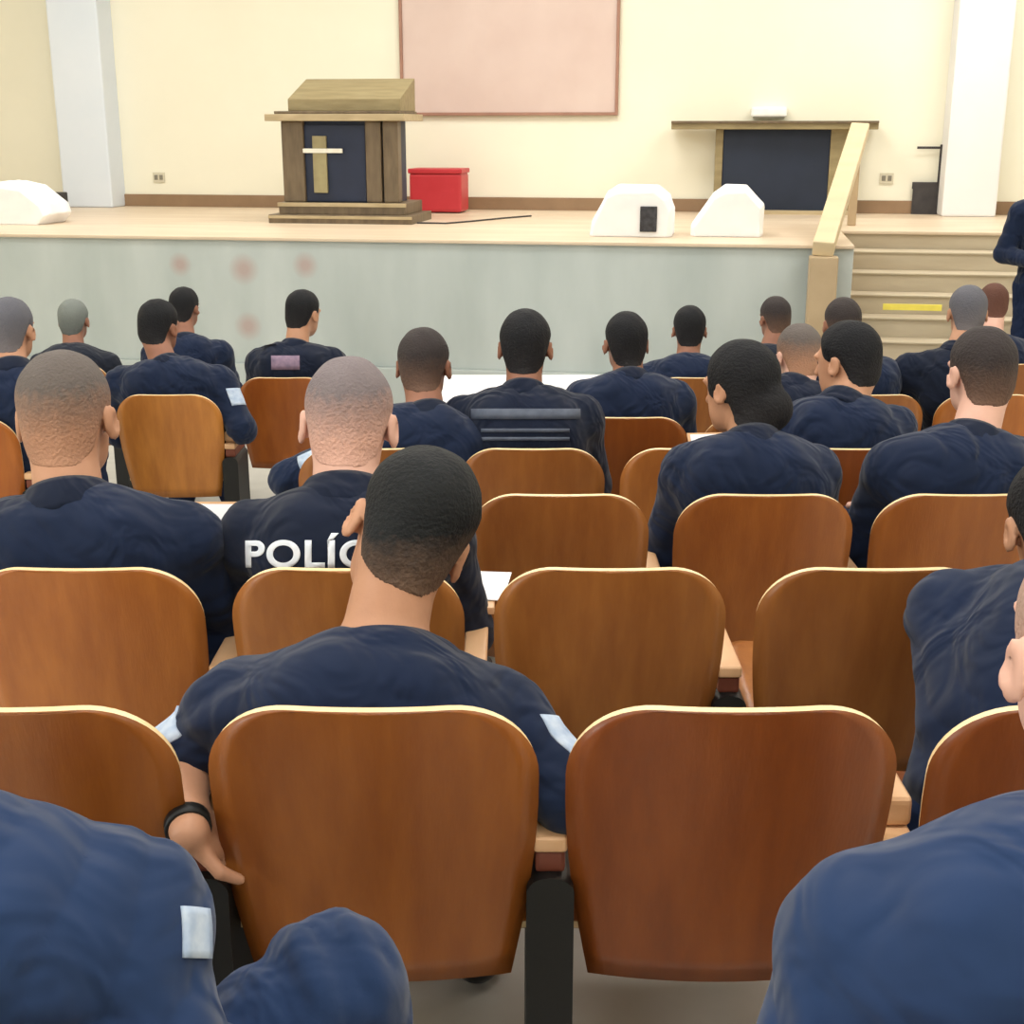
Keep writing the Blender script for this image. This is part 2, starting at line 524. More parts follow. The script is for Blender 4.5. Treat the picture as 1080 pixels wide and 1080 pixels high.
    subs = [(ell(hp(sd * 0.032, 0.098, 0.006), np.array((0.018, 0.014, 0.013)) * s, hc_R), 0.01) for sd in (-1, 1)]
    subs += [(ell(hp(sd * 0.093, -0.008, -0.01), np.array((0.006, 0.011, 0.018)) * s, hc_R), 0.004) for sd in (-1, 1)]
    body = link('person', solid('person', pr, h, seat, subs), M[skin], None, seat)
    tag(body, label, 'person', 'uniformed officers in the hall')
    for sd in (-1, 1):
        bm = bmesh.new()
        bmesh.ops.create_uvsphere(bm, u_segments=12, v_segments=8, radius=0.0118 * s)
        bmesh.ops.translate(bm, verts=bm.verts, vec=hp(sd * 0.031, 0.0765, 0.006) - seat)
        link('eye', bm_mesh(bm), M['eye'], body, smooth=True)
    # ---------- hair
    hname, t_top, t_side = hair
    Rt = hc_R.transposed()
    hh = max(0.0035, h * 0.6)
    ext = 0.19 * s
    S = Solid(np.array(H) - ext, np.array(H) + ext, hh)
    cr = Solid(np.array(H) - ext, np.array(H) + ext, hh)
    cr.add(ell(hp(0, -0.012, 0.03), np.array((0.078, 0.098, 0.09)) * s, hc_R), 0)
    cr.add(ell(hp(0, -0.045, -0.022), np.array((0.062, 0.052, 0.062)) * s, hc_R), 0.03)
    cr.add(cone(nb - Vector((0, 0, 0.03)), skull, 0.064 * s, 0.058 * s), 0.03)
    cr.add(ell(hp(0, 0.03, -0.03), np.array((0.062, 0.066, 0.085)) * s, hc_R), 0.03)
    blk = cr.block(cr.lo, cr.lo + cr.n * hh)
    _, X, Y, Z = blk
    dx, dy, dz = X - H.x, Y - H.y, Z - H.z
    Lx = (Rt[0][0] * dx + Rt[0][1] * dy + Rt[0][2] * dz) / s
    Ly = (Rt[1][0] * dx + Rt[1][1] * dy + Rt[1][2] * dz) / s
    Lz = (Rt[2][0] * dx + Rt[2][1] * dy + Rt[2][2] * dz) / s
    w = np.clip((Lz - 0.0) / 0.085, 0, 1); w = w * w * (3 - 2 * w)
    t = t_side + (t_top - t_side) * w
    zmin = interp_z(Ly)
    if bun:
        zmin = zmin - 0.035 * (Ly < 0.05)
    t = t * np.clip((Lz - zmin) / 0.04, 0.08 if not bun else 0.7, 1)
    strand = 0.0012 * np.sin(90 * Lx + 40 * Ly) * np.sin(70 * Ly + 30 * Lz)
    S.d = np.maximum(cr.d[:Lx.shape[0], :Lx.shape[1], :Lx.shape[2]] - t - strand - 0.001, (zmin - Lz) * 0.8 * s).astype(np.float32)
    if bun:
        S.add(ell(hp(*bun), np.array((0.058, 0.052, 0.06)) * s, hc_R), 0.025)
    link('hair', S.mesh('hair', seat), M[hname], body)
    # ---------- clothes
    g = 0.014
    up = (skull - nb).normalized()
    sp_ = torso(g)
    sp_.append((cone(nb - up * 0.03, nb + up * 0.016, 0.09 * s, 0.075 * s, True), 0.02))
    for sd in (-1, 1):
        sp_.append((cone(SH[sd], EL[sd], 0.07, 0.06), 0.045))
        if sleeve == 'long':
            e = EL[sd].lerp(WR[sd], 0.95)
            sp_.append((cone(EL[sd], e, 0.06, 0.043, True), 0.02))
        else:
            e = EL[sd].lerp(WR[sd], 0.12)
            sp_.append((cone(EL[sd], e, 0.06, 0.058, True), 0.02))
    sm = solid('shirt', sp_, h, seat, (), (fold, seed))
    so = link('shirt', sm, M[shirt], body)
    bm = bmesh.new()
    cf = frame_from(up, fw)
    prof = ((0.069, 0.0), (0.068, 0.05), (0.0725, 0.056), (0.079, 0.046), (0.092, 0.004), (0.09, -0.012))
    rings = []
    for q in range(32):
        a = 2 * math.pi * q / 32
        dirv = cf @ Vector((math.sin(a), -math.cos(a), 0))
        lift = 0.004 * math.cos(a) - 0.012 * max(0.0, -math.cos(a))
        rings.append([bm.verts.new(nb + dirv * r * s + up * ((z_ + lift) * s) - up * 0.004 - seat) for r, z_ in prof])
    for q in range(32):
        A, B = rings[q], rings[(q + 1) % 32]
        for i_ in range(len(prof)):
            j_ = (i_ + 1) % len(prof)
            bm.faces.new((A[i_], A[j_], B[j_], B[i_]))
    link('collar', bm_mesh(bm), M['navy_dark' if shirt != 'navy_light' else 'navy'], body, smooth=True)
    tp = [(ell(hip + Vector((0, 0, -0.01)), (0.192 * wide, 0.15, 0.125)), 0.05)]
    for sd in (-1, 1):
        tp.append((cone(HJ[sd], KN[sd], 0.1, 0.074), 0.04))
        tp.append((cone(KN[sd], AN[sd] + Vector((0, 0, 0.05)), 0.072, 0.06), 0.02))
    link('trousers', solid('trousers', tp, max(h, 0.008), seat, (), (fold, seed + 5)), M['trouser'] if shirt != 'navy_light' else M['navy_light'], body)
    for sd in (-1, 1):
        bp = [(cone(AN[sd] + Vector((0, 0, 0.13)), AN[sd] - Vector((0, 0, 0.03)), 0.05, 0.05), 0.02),
              (ell(AN[sd] + fw * 0.07 - Vector((0, 0, 0.048)), (0.052, 0.13, 0.045), tw), 0.03)]
        link('boot', solid('boot', bp, 0.01, seat), M['boot'], body)
    return dict(body=body, shirt=so, seat=seat, SH=SH, EL=EL, WR=WR, nb=nb, hp=hp, lat=lat, fw=fw, hip=hip)

def bvh_of(o, seat):
    me = o.data
    vs = [v.co + seat for v in me.vertices]
    return BVHTree.FromPolygons(vs, [tuple(p.vertices) for p in me.polygons])

def stick_grid(P, name, fx, dirn, nu, nv, matl, off=0.004, label=None):
    """a sewn-on panel that follows the cloth: grid of points fx(u,v) dropped on the shirt along dirn"""
    bvh = bvh_of(P['shirt'], P['seat'])
    dirn = Vector(dirn).normalized()
    bm = bmesh.new()
    grid = []
    last = None
    for j in range(nv + 1):
        row = []
        for i in range(nu + 1):
            p = fx(i / nu, j / nv)
            hit = bvh.ray_cast(p - dirn * 0.5, dirn, 1.2)
            q = hit[0] if hit[0] is not None else (last if last is not None else p)
            last = q
            row.append((bm.verts.new(q - dirn * off - P['seat']), bm.verts.new(q + dirn * 0.002 - P['seat'])))
        grid.append(row)
    for j in range(nv):
        for i in range(nu):
            a, b, c, d = grid[j][i], grid[j][i + 1], grid[j + 1][i + 1], grid[j + 1][i]
            bm.faces.new((a[0], b[0], c[0], d[0])); bm.faces.new((d[1], c[1], b[1], a[1]))
    rim = [grid[0][i] for i in range(nu + 1)] + [grid[j][nu] for j in range(1, nv + 1)] + \
          [grid[nv][i] for i in range(nu - 1, -1, -1)] + [grid[j][0] for j in range(nv - 1, 0, -1)]
    for a, b in zip(rim, rim[1:] + rim[:1]):
        bm.faces.new((a[0], a[1], b[1], b[0]))
    o = link(name, bm_mesh(bm), matl, P['body'], smooth=True)
    if label:
        o['label'] = label
    return o

def stick_pixels(P, name, x0, y0, x1, y1, zc, matl, n=(10, 4), label=None, skew=0.0):
    """panel on the side of the cloth that faces the hall's rear; the outline lies at a known place on the back"""
    c = pix((x0 + x1) / 2, (y0 + y1) / 2, zc)
    k = zc / F
    dirn = direction((x0 + x1) / 2, (y0 + y1) / 2).normalized()
    right = Vector((1, 0, 0)); upv = right.cross(dirn).normalized()
    def fx(u, v):
        return c + right * (u - 0.5) * (x1 - x0) * k + upv * ((v - 0.5) * (y1 - y0) * k + (u - 0.5) * skew * k)
    return stick_grid(P, name, fx, dirn, n[0], n[1], matl, 0.004, label)

def lettering(P, text, cx, cy, width_px, zc, matl, label):
    cu = bpy.data.curves.new('t', 'FONT')
    cu.body = text; cu.size = 1.0; cu.align_x = 'CENTER'; cu.align_y = 'CENTER'; cu.extrude = 0.0; cu.offset = 0.028
    cu.space_character = 1.08
    to = bpy.data.objects.new('t', cu); COL.objects.link(to)
    dg = bpy.context.evaluated_depsgraph_get()
    me = bpy.data.meshes.new_from_object(to.evaluated_get(dg))
    bpy.data.objects.remove(to)
    bm = bmesh.new(); bm.from_mesh(me)
    bmesh.ops.triangulate(bm, faces=bm.faces)
    bmesh.ops.subdivide_edges(bm, edges=[e for e in bm.edges if e.calc_length() > 0.12], cuts=3, use_grid_fill=False)
    bmesh.ops.triangulate(bm, faces=bm.faces)
    xs = [v.co.x for v in bm.verts]; w = max(xs) - min(xs); ys = [v.co.y for v in bm.verts]
    k = width_px * zc / F / w
    bvh = bvh_of(P['shirt'], P['seat'])
    c = pix(cx, cy, zc); dirn = direction(cx, cy).normalized()
    right = Vector((1, 0, 0)); upv = right.cross(dirn).normalized()
    for v in bm.verts:
        p = c + right * v.co.x * k + upv * v.co.y * k * 0.86
        hit = bvh.ray_cast(p - dirn * 0.5, dirn, 1.2)
        q = hit[0] if hit[0] is not None else p
        v.co = q - dirn * 0.0025 - P['seat']
    r = bmesh.ops.extrude_face_region(bm, geom=list(bm.faces))
    bmesh.ops.translate(bm, verts=[v for v in r['geom'] if isinstance(v, bmesh.types.BMVert)], vec=dirn * 0.003)
    o = link('back_lettering', bm_mesh(bm), matl, P['body'])
    o['label'] = label
    return o

def head_rot(yaw=0, pitch=0, roll=0):
    """yaw > 0 turns the face to the left of the hall's front, pitch > 0 looks down, roll > 0 leans the crown to the right"""
    return Matrix.Rotation(R(yaw), 3, 'Z') @ Matrix.Rotation(R(roll), 3, 'Y') @ Matrix.Rotation(R(-pitch), 3, 'X')

HAIRS = {
    'black': hair_mat('hair_black', (24, 25, 29), (36, 34, 36)),
    'fade': hair_mat('hair_fade', (26, 28, 30), (112, 88, 72), 0.12, 0.6),
    'buzz': hair_mat('hair_buzz', (102, 94, 90), (176, 132, 106), 0.38, 0.85),
    'lilac': hair_mat('hair_lilac', (124, 114, 116), (216, 170, 152), 0.34, 0.85),
    'brown': hair_mat('hair_brown', (56, 50, 50), (110, 84, 70)),
    'grey': hair_mat('hair_grey', (98, 98, 106), (112, 106, 108)),
    'auburn': hair_mat('hair_auburn', (96, 64, 54), (112, 76, 64)),
    'shaved': hair_mat('hair_shaved', (176, 146, 132), (214, 172, 154)),
    'silver': hair_mat('hair_silver', (122, 128, 124), (92, 96, 94)),
}
for _k, _m in HAIRS.items():
    M['hair_' + _k] = _m

# ------------------------------------------------------------------ chairs
ROW_ZC = lambda n: 1.857 + 0.823 * n
ROW_TOP = lambda n: 267 + 1.228 * (F * PITCH / ROW_ZC(n))
CH_H = 0.86

def row_point(n, px):
    p = pix(540 + (px - 540) * 1.022, ROW_TOP(n), ROW_ZC(n))
    return Vector((p.x, p.y, floor_z(p.y)))

def panel_mesh(name, outline, place, thick):
    """plywood shell: rows of half-widths, curved and tilted by place(x, v) -> point; edge gets its own material"""
    bm = bmesh.new()
    N = 14
    fr, bk = [], []
    for v, w in outline:
        a, b = [], []
        for i in range(N + 1):
            x = w * (2 * i / N - 1)
            p, nrm = place(x, v)
            a.append(bm.verts.new(p - nrm * thick / 2)); b.append(bm.verts.new(p + nrm * thick / 2))
        fr.append(a); bk.append(b)
    for A in (fr, bk):
        for r0, r1 in zip(A, A[1:]):
            for i in range(N):
                bm.faces.new((r0[i], r0[i + 1], r1[i + 1], r1[i]))
    n = len(outline)
    rim = [(0, i) for i in range(N + 1)] + [(j, N) for j in range(1, n)] + [(n - 1, i) for i in range(N - 1, -1, -1)] + [(j, 0) for j in range(n - 2, 0, -1)]
    for (a, b), (c, d) in zip(rim, rim[1:] + rim[:1]):
        f = bm.faces.new((fr[a][b], fr[c][d], bk[c][d], bk[a][b]))
        f.material_index = 1
    bmesh.ops.recalc_face_normals(bm, faces=bm.faces)
    edges = [e for e in bm.edges if len(e.link_faces) == 2 and e.link_faces[0].material_index != e.link_faces[1].material_index]
    bmesh.ops.bevel(bm, geom=edges, offset=0.0022, segments=2, affect='EDGES')
    me = bpy.data.meshes.new(name); bm.to_mesh(me); bm.free()
    me.polygons.foreach_set('use_smooth', [p.material_index == 0 for p in me.polygons])
    return me

HB, HW, RC = 0.5, 0.24, 0.125
TILT = R(10)
def back_outline():
    out = []
    for k in range(9):
        v = k / 8 * (HB - RC)
        f = v / (HB - RC)
        out.append((v, HW * (0.83 + 0.17 * math.sin(min(1, f * 1.05) * math.pi / 2))))
    for k in range(1, 13):
        a = k / 12 * math.pi / 2
        out.append((HB - RC + RC * 0.9 * math.sin(a) + RC * 0.1 * math.sin(a), HW - RC * 1.0 * (1 - math.cos(a))))
    return out
def back_place(x, v):
    y = -TILT_Y(v) + 0.6 * x * x
    nrm = Vector((-1.2 * x, 1, 0.0)).normalized()
    nrm = (nrm + Vector((0, 0, math.tan(TILT)))).normalized()
    return Vector((x, y, CH_H - HB + v)), nrm
def TILT_Y(v):
    return (v - HB) * math.tan(TILT)
BACK = panel_mesh('backrest', back_outline(), back_place, 0.016)
def seat_outline():
    out = []
    for k in range(5):
        out.append((k / 4 * 0.36, 0.225))
    for k in range(1, 7):
        a = k / 6 * math.pi / 2
        out.append((0.36 + 0.06 * math.sin(a), 0.225 - 0.06 * (1 - math.cos(a))))
    return out
SEAT = panel_mesh('seat', seat_outline(), lambda x, v: (Vector((x, 0.12 + v, 0.425 + 0.25 * x * x + 0.05 * (v / 0.4))), Vector((0, 0, 1))), 0.016)
for me in (BACK, SEAT):
    me.materials.append(M['veneer']); me.materials.append(M['ply_edge'])

def arm_mesh(h=0.605):
    bm = bmesh.new()
    bm_box(bm, (PITCH / 2, 0.2, h), (0.052, 0.26, 0.026))
    return bm_mesh(bm, 'armrest', 0.008, 3)
ARM = arm_mesh(); ARM.materials.append(M['pad'])
def armend_mesh():
    bm = bmesh.new()
    bm_box(bm, (PITCH / 2, 0.2, 0.573), (0.046, 0.24, 0.038))
    return bm_mesh(bm, 'arm_bracket', 0.006, 2)
ARMB = armend_mesh(); ARMB.materials.append(M['red_wood'])
def stand_mesh():
    pts = []
    for k in range(13):
        a = k / 12 * math.pi
        pts.append((0.036 * math.cos(a), 0.53 + 0.026 * math.sin(a)))
    pts += [(-0.036, 0.03), (-0.05, 0.0), (0.05, 0.0), (0.036, 0.03)]
    me = prism_mesh('standard', [(x + PITCH / 2, z) for x, z in pts], 0.06, 0.30)
    return me
STAND = stand_mesh(); STAND.materials.append(M['black_metal'])
def foldtab_mesh():
    bm = bmesh.new()
    bm_box(bm, (PITCH / 2, 0.2, 0.644), (0.056, 0.2, 0.05))
    return bm_mesh(bm, 'writing_tablet', 0.012, 3)
FOLDTAB = foldtab_mesh(); FOLDTAB.materials.append(M['pad'])
def opentab_mesh():
    pts = [(0.30, 0.0), (0.30, 0.22), (0.26, 0.27), (0.02, 0.27), (-0.04, 0.22), (-0.04, 0.14), (0.06, 0.1), (0.2, 0.0)]
    bm = bmesh.new()
    a = [bm.verts.new((x, y + 0.32, 0.642)) for x, y in pts]; b = [bm.verts.new((x, y + 0.32, 0.66)) for x, y in pts]
    bm.faces.new(a); bm.faces.new(b[::-1])
    for i in range(len(pts)):
        j = (i + 1) % len(pts); bm.faces.new((a[i], a[j], b[j], b[i]))
    return bm_mesh(bm, 'writing_tablet', 0.004)
OPENTAB = opentab_mesh(); OPENTAB.materials.append(M['pad'])

CHAIRS = {}
def chair(key, n, px, label, tint=(1, 1, 1), fold=False, tab=False, dy=0):
    p = row_point(n, px)
    root = empty('auditorium_chair', p)
    tag(root, label, 'chair', 'fixed plywood auditorium chairs')
    o = link('backrest', BACK, None, root); o.color = (*tint, 1)
    o = link('seat', SEAT, None, root); o.color = (*tint, 1)
    link('armrest', ARM, None, root); link('arm_bracket', ARMB, None, root); link('standard', STAND, None, root)
    if fold: link('writing_tablet', FOLDTAB, None, root)
    if tab: link('writing_tablet', OPENTAB, None, root)
    CHAIRS[key] = (root, p, n)
    return root

RED, MID, TAN, GOLD = (0.6, 0.44, 0.36), (0.8, 0.82, 0.9), (0.92, 0.96, 1.02), (1.2, 1.35, 1.35)  # chair tints: mostly the differing light on the rows, put into the colour
chair('A1', 0, 5, 'chair at the left edge in front of the arm with a pale blue patch', (0.78, 0.68, 0.5))
chair('A2', 0, 391, 'wide orange-brown chair back in the nearest row holding the dark-haired man with tilted head', (0.8, 0.7, 0.55))
chair('A3', 0, 776, 'empty dark reddish-brown chair back, the nearest and largest empty one', RED, fold=True)
chair('A4', 0, 1165, 'dark red-brown chair cut by the right edge under the leaning officer', RED)
chair('B1', 1, 90, 'chair under the buzz-cut officer at the left edge, in the second row', (1, .95, .9), tab=True)
chair('B2', 1, 366, 'chair partly hidden by the tilted head, under the officer with white back lettering', TAN, tab=True)
chair('B3', 1, 644, 'empty tan chair directly behind the big dark-red empty chair, left of its mate', TAN)
chair('B4', 1, 922, 'empty tan chair beside the leaning blue back at the right', MID)
chair('C1', 2, 590, 'empty chair in the third row, just right of the tilted dark head', MID)
chair('C2', 2, 805, 'chair carrying the woman with the dark hair bun', (0.78, .71, .7))
chair('C3', 2, 1013, 'chair carrying the brown-haired officer with a pink right ear', (0.8, .74, .72))
chair('D1', 3, 392, 'chair beyond the pale shaved head, under an officer with cropped brown hair', MID)
chair('D2', 3, 561, 'small chair carrying the officer with grey bands across the back', MID)
chair('D3', 3, 730, 'empty golden chair left of the woman with the hair bun', (1.0, 1.0, .95), tab=True)
chair('D4', 3, 899, 'chair carrying the officer with blue-black hair turned to the left', RED)
chair('E0', 4, -40, 'orange chair at the left edge beside the nearest buzz-cut head', (.95, .8, .6))
chair('E1', 4, 661, 'reddish chair left of the empty golden chair, under the officer before the stage centre', (0.72, .58, .52))
chair('E2', 4, 802, 'chair hidden beyond the woman with the bun, under an officer with pink nape', MID)
chair('F1', 5, 182, 'tall golden chair back in the left part of the hall, sleeve with patch beside it', (1.35, 1.5, 1.45), fold=True)
chair('F2', 5, 914, 'far chair under the officer in front of the stair rail foot', MID)
chair('F3', 5, 1036, 'far chair under the grey-haired officer by the steps', (1.1, 1.05, 1.0))
chair('G1', 6, 303, 'small orange chair under the officer with a red collar stripe', (.9, .72, .52))
chair('G2', 6, 733, 'far chair under the slim officer in front of the altar table', MID)
chair('H1', 7, 78, 'front row chair under the silver-haired officer at far left', MID)
chair('H2', 7, 193, 'front row chair under the officer whose head peeks out over another dark head', MID)
chair('H3', 7, 812, 'front row chair under the officer before the stair rail', MID)
chair('H4', 7, 1047, 'front row chair under the auburn-haired officer at the steps', MID)
chair('Z1', -1, -110, 'chair under the nearest officer at the bottom left corner', RED)
chair('Z2', -1, 1150, 'chair under the nearest officer at the bottom right corner', RED)

def seat_of(key, dx=0.0, dy=0.27):
    p = CHAIRS[key][1]
    y = p.y + dy
    return Vector((p.x + dx, y, p.z - 0.0))

def sit(key, label, hx, hy, zc, rot, nx=None, ny=None, nz=None, dx=0.0, **kw):
    nz = nz if nz else zc
    cy = CHAIRS[key][1].y + 0.2
    dz = 0.0
    for _ in range(60):
        if pix(nx, ny, nz + dz).y >= cy:
            break
        dz += 0.01
    H = pix(hx, hy, zc + dz * 0.9)
    nk = pix(nx, ny, nz + dz)
    return person(label, seat_of(key, dx), H, head_rot(*rot), neck=nk, **kw)

HERO = 0.0055
# --- nearest rows
P1 = sit('A2', 'person with black cropped hair, head tilted right, navy shirt, seated in the nearest full row', 432, 562, 2.13, (6, 16, 26),
         390, 722, 2.06, s=1.1, skin='skin_tan', hair=('hair_fade', 0.013, 0.003), shirt='navy', h=HERO, sleeve='short', fold=0.007, seed=3,
         sh_w=0.2, sh_drop=(-0.01, 0.01), bow=0.03,
         arms={-1: dict(el=pix(188, 806, 2.12), wr=pix(199, 876, 1.96), hd=Vector((0.07, 0.12, -0.1)), hn=Vector((1, 0.3, 0.1))),
               1: dict(el=pix(598, 835, 2.04), wr=pix(550, 870, 2.26))})
P2 = sit('B1', 'person with grey-brown buzz cut and navy shirt at the left edge, second row', 71, 440, 2.93, (0, 8, -2),
         76, 546, 2.86, s=1.2, skin='skin_tan', hair=('hair_buzz', 0.004, 0.002), shirt='navy', h=HERO, seed=5, sh_w=0.215, wide=1.1, fold=0.005)
P3 = sit('B2', 'person with shaved pale head and white lettering across the back of a navy shirt', 368, 446, 2.98, (0, 14, 3),
         364, 540, 2.9, s=1.2, skin='skin_pale', hair=('hair_lilac', 0.004, 0.002), shirt='navy_dark', h=HERO, seed=9, sh_w=0.2, fold=0.004)
P17 = sit('A4', 'person in blue shirt leaning forward at the right edge, back rounded, dark hair', 1116, 556, 2.5, (-8, 24, -4),
          1134, 622, 2.36, s=1.06, skin='skin_tan', hair=('hair_black', 0.01, 0.007), shirt='navy', h=HERO, seed=12, sh_w=0.2, fold=0.008, bow=0.1,
          arms={-1: dict(el=pix(1012, 770, 2.22), wr=pix(1012, 815, 2.4))}, knees={-1: pix(1010, 820, 2.5)})
P9 = sit('C2', 'person with dark hair in a low bun facing left, navy shirt, third row', 780, 410, 3.72, (36, 10, 6),
         794, 478, 3.64, s=1.04, skin='skin_tan', hair=('hair_black', 0.014, 0.012), shirt='navy', h=0.006, bun=(0.02, -0.1, -0.055), female=True, seed=15, sh_w=0.17, fold=0.005)
P15 = sit('C3', 'person with short brown hair and pink right ear, third row by the right edge', 1034, 394, 3.7, (8, 8, 2),
          1022, 474, 3.62, s=1.05, skin='skin_pale', hair=('hair_brown', 0.007, 0.004), shirt='navy', h=0.006, seed=17, sh_w=0.2, fold=0.006)
P18 = sit('Z2', 'person in blue shirt filling the bottom right corner, only side of head in view', 1166, 690, 1.26, (0, 6, 0),
          1150, 928, 1.2, s=1.06, skin='skin_pale', hair=('hair_shaved', 0.003, 0.0015), shirt='navy_light', h=HERO, seed=21, sh_w=0.19, fold=0.008, sh_drop=(0.02, 0.02), arms={-1: dict(el=pix(868, 1130, 1.24), wr=pix(940, 1150, 1.45))}, knees={-1: pix(1060, 1120, 1.5), 1: pix(1250, 1120, 1.5)})
P19 = sit('Z1', 'person in blue shirt at the bottom left corner, pale sleeve patch, one knee raised', -150, 690, 1.28, (0, 6, 0),
          -115, 920, 1.2, s=1.06, skin='skin_tan', hair=('hair_brown', 0.006, 0.003), shirt='navy_light', h=HERO, seed=23, sh_w=0.2, fold=0.011,
          knees={1: pix(352, 1046, 1.5)}, arms={1: dict(el=pix(168, 1130, 1.19), wr=pix(240, 1150, 1.4))})
# --- middle rows
P4 = sit('D1', 'person with cropped dark-brown hair beyond the shaved pale head', 447, 386, 4.6, (-6, 10, 0), 452, 448, 4.5,
         s=1.06, skin='skin_brown', hair=('hair_brown', 0.006, 0.004), shirt='navy', h=0.007, seed=31, dx=0.1, wide=1.1,
         arms={-1: dict(el=pix(305, 505, 4.55))})
P5 = sit('D2', 'person with black hair and grey bands across the back, before the white table', 554, 366, 4.62, (-4, 6, 0), 552, 424, 4.55,
         s=1.04, skin='skin_brown', hair=('hair_black', 0.008, 0.006), shirt='navy_dark', h=0.006, seed=33, wide=1.05)
P6 = sit('E1', 'person with dark hair and navy shirt, just right of the officer with grey bands', 660, 362, 5.35, (6, 4, 0), 664, 408, 5.28,
         s=1.02, skin='skin_brown', hair=('hair_black', 0.007, 0.005), shirt='navy', h=0.008, seed=35)
P10 = sit('E2', 'person with grey-brown cropped hair and pink nape beyond the woman with the bun', 842, 376, 5.3, (10, 14, 0), 836, 416, 5.22,
          s=1.06, skin='skin_pale', hair=('hair_buzz', 0.006, 0.003), shirt='navy_dark', h=0.008, seed=37, dx=0.1)
P11 = sit('D4', 'person with blue-black hair turned to the left, navy shirt, fourth row', 893, 382, 4.62, (40, 10, 4), 886, 436, 4.54,
          s=1.1, skin='skin_tan', hair=('hair_black', 0.012, 0.008), shirt='navy', h=0.007, seed=39)
P21 = sit('E0', 'person with dark cropped hair at the left edge, small, before the white cloth hump', 12, 348, 5.35, (-4, 6, 0), 14, 398, 5.28,
          s=1.06, skin='skin_tan', hair=('hair_grey', 0.006, 0.004), shirt='navy', h=0.008, seed=41, dx=0.17)
P23 = sit('F1', 'person with dark hair and slumped shoulders on the golden chair, patch on right sleeve', 168, 345, 6.15, (-18, 10, 0), 178, 392, 6.05,
          s=1.02, skin='skin_brown', hair=('hair_black', 0.009, 0.006), shirt='navy', h=0.007, seed=43, wide=1.12, sh_w=0.2,
          arms={1: dict(el=pix(256, 452, 6.1))})
P12 = sit('F2', 'person with grey-brown hair just behind the blue-black head, before the steps', 888, 342, 6.15, (0, 6, 0), 892, 384, 6.08,
          s=1.0, skin='skin_brown', hair=('hair_brown', 0.006, 0.004), shirt='navy', h=0.009, seed=45)
P13 = sit('F3', 'person with grey cropped hair before the steps, right of the yellow strip', 1020, 330, 6.15, (-6, 8, 0), 1008, 378, 6.08,
          s=1.02, skin='skin_tan', hair=('hair_grey', 0.006, 0.004), shirt='navy_dark', h=0.009, seed=47, wide=1.08)
P25 = sit('G1', 'person with dark hair, red collar stripe and faded print on the back', 320, 331, 6.95, (-25, 10, 0), 311, 372, 6.88,
          s=1.0, skin='skin_tan', hair=('hair_black', 0.008, 0.004), shirt='navy_dark', h=0.008, seed=49)
P7 = sit('G2', 'person with slim head and dark hair before the altar table', 727, 348, 6.95, (-4, 6, 0), 724, 388, 6.88,
         s=1.02, skin='skin_brown', hair=('hair_black', 0.008, 0.005), shirt='navy', h=0.009, seed=51)
P22 = sit('H1', 'person with silver hair at the far left in the front row', 78, 338, 7.78, (0, 6, 0), 78, 376, 7.7,
          s=1.0, skin='skin_brown', hair=('hair_silver', 0.008, 0.006), shirt='charcoal', h=0.009, seed=53)
P24 = sit('H2', 'person with dark hair whose head peeks over another dark head at left', 195, 325, 7.78, (-12, 6, 0), 196, 364, 7.7,
          s=0.98, skin='skin_brown', hair=('hair_black', 0.008, 0.006), shirt='navy', h=0.009, seed=55)
P8 = sit('H3', 'person with brown hair in the front row before the stair rail', 817, 336, 7.75, (14, 8, 0), 808, 378, 7.68,
         s=1.04, skin='skin_brown', hair=('hair_brown', 0.007, 0.005), shirt='charcoal', h=0.009, seed=57)
P14 = sit('H4', 'person with auburn hair peeking out beyond the grey-haired officer at the steps', 1047, 321, 7.78, (0, 8, 0), 1046, 362, 7.7,
          s=0.98, skin='skin_pale', hair=('hair_auburn', 0.007, 0.005), shirt='navy', h=0.009, seed=59)

# uniform marks
lettering(P3, 'POL\u00cdCIA', 345, 586, 176, 2.85, M['white_print'], 'white block lettering on the back')
stick_pixels(P5, 'back_band', 497, 431, 612, 442, 4.5, M['grey_print'], (14, 2), 'grey reflective band')
stick_pixels(P5, 'back_band', 508, 452, 600, 456, 4.5, M['grey_print'], (14, 1))
stick_pixels(P5, 'back_band', 508, 461, 600, 465, 4.5, M['grey_print'], (14, 1))
stick_pixels(P25, 'back_print', 286, 375, 316, 390, 6.85, M['pink_print'], (6, 3), 'faded pink print')
stick_pixels(P25, 'collar_stripe', 270, 358, 292, 363, 6.9, M['red_cloth'], (6, 1), 'red stripe')

def sleeve_patch(P, sd, f=0.45, w=0.075, hgt=0.085, dirn=None):
    c = P['SH'][sd].lerp(P['EL'][sd], f)
    dirn = Vector(dirn) if dirn is not None else Vector((-sd * 1.0, 0.35, -0.25))
    dirn.normalize()
    ax = (P['EL'][sd] - P['SH'][sd]).normalized()
    upv = -(ax - dirn * ax.dot(dirn)).normalized()
    rt = dirn.cross(upv)
    stick_grid(P, 'shoulder_patch', lambda u, v: c + rt * (u - 0.5) * w + upv * (v - 0.5) * hgt, dirn, 6, 6, M['patch'], 0.004, 'pale cloth patch')
sleeve_patch(P1, -1, 0.62)
sleeve_patch(P1, 1, 0.35)
sleeve_patch(P23, 1, 0.35, dirn=(-0.75, 0.6, -0.3))
sleeve_patch(P4, -1, 0.55, dirn=(0.5, 0.8, -0.3))
sleeve_patch(P19, 1, 0.12, 0.045, 0.045, dirn=(-0.9, 0.3, -0.25))

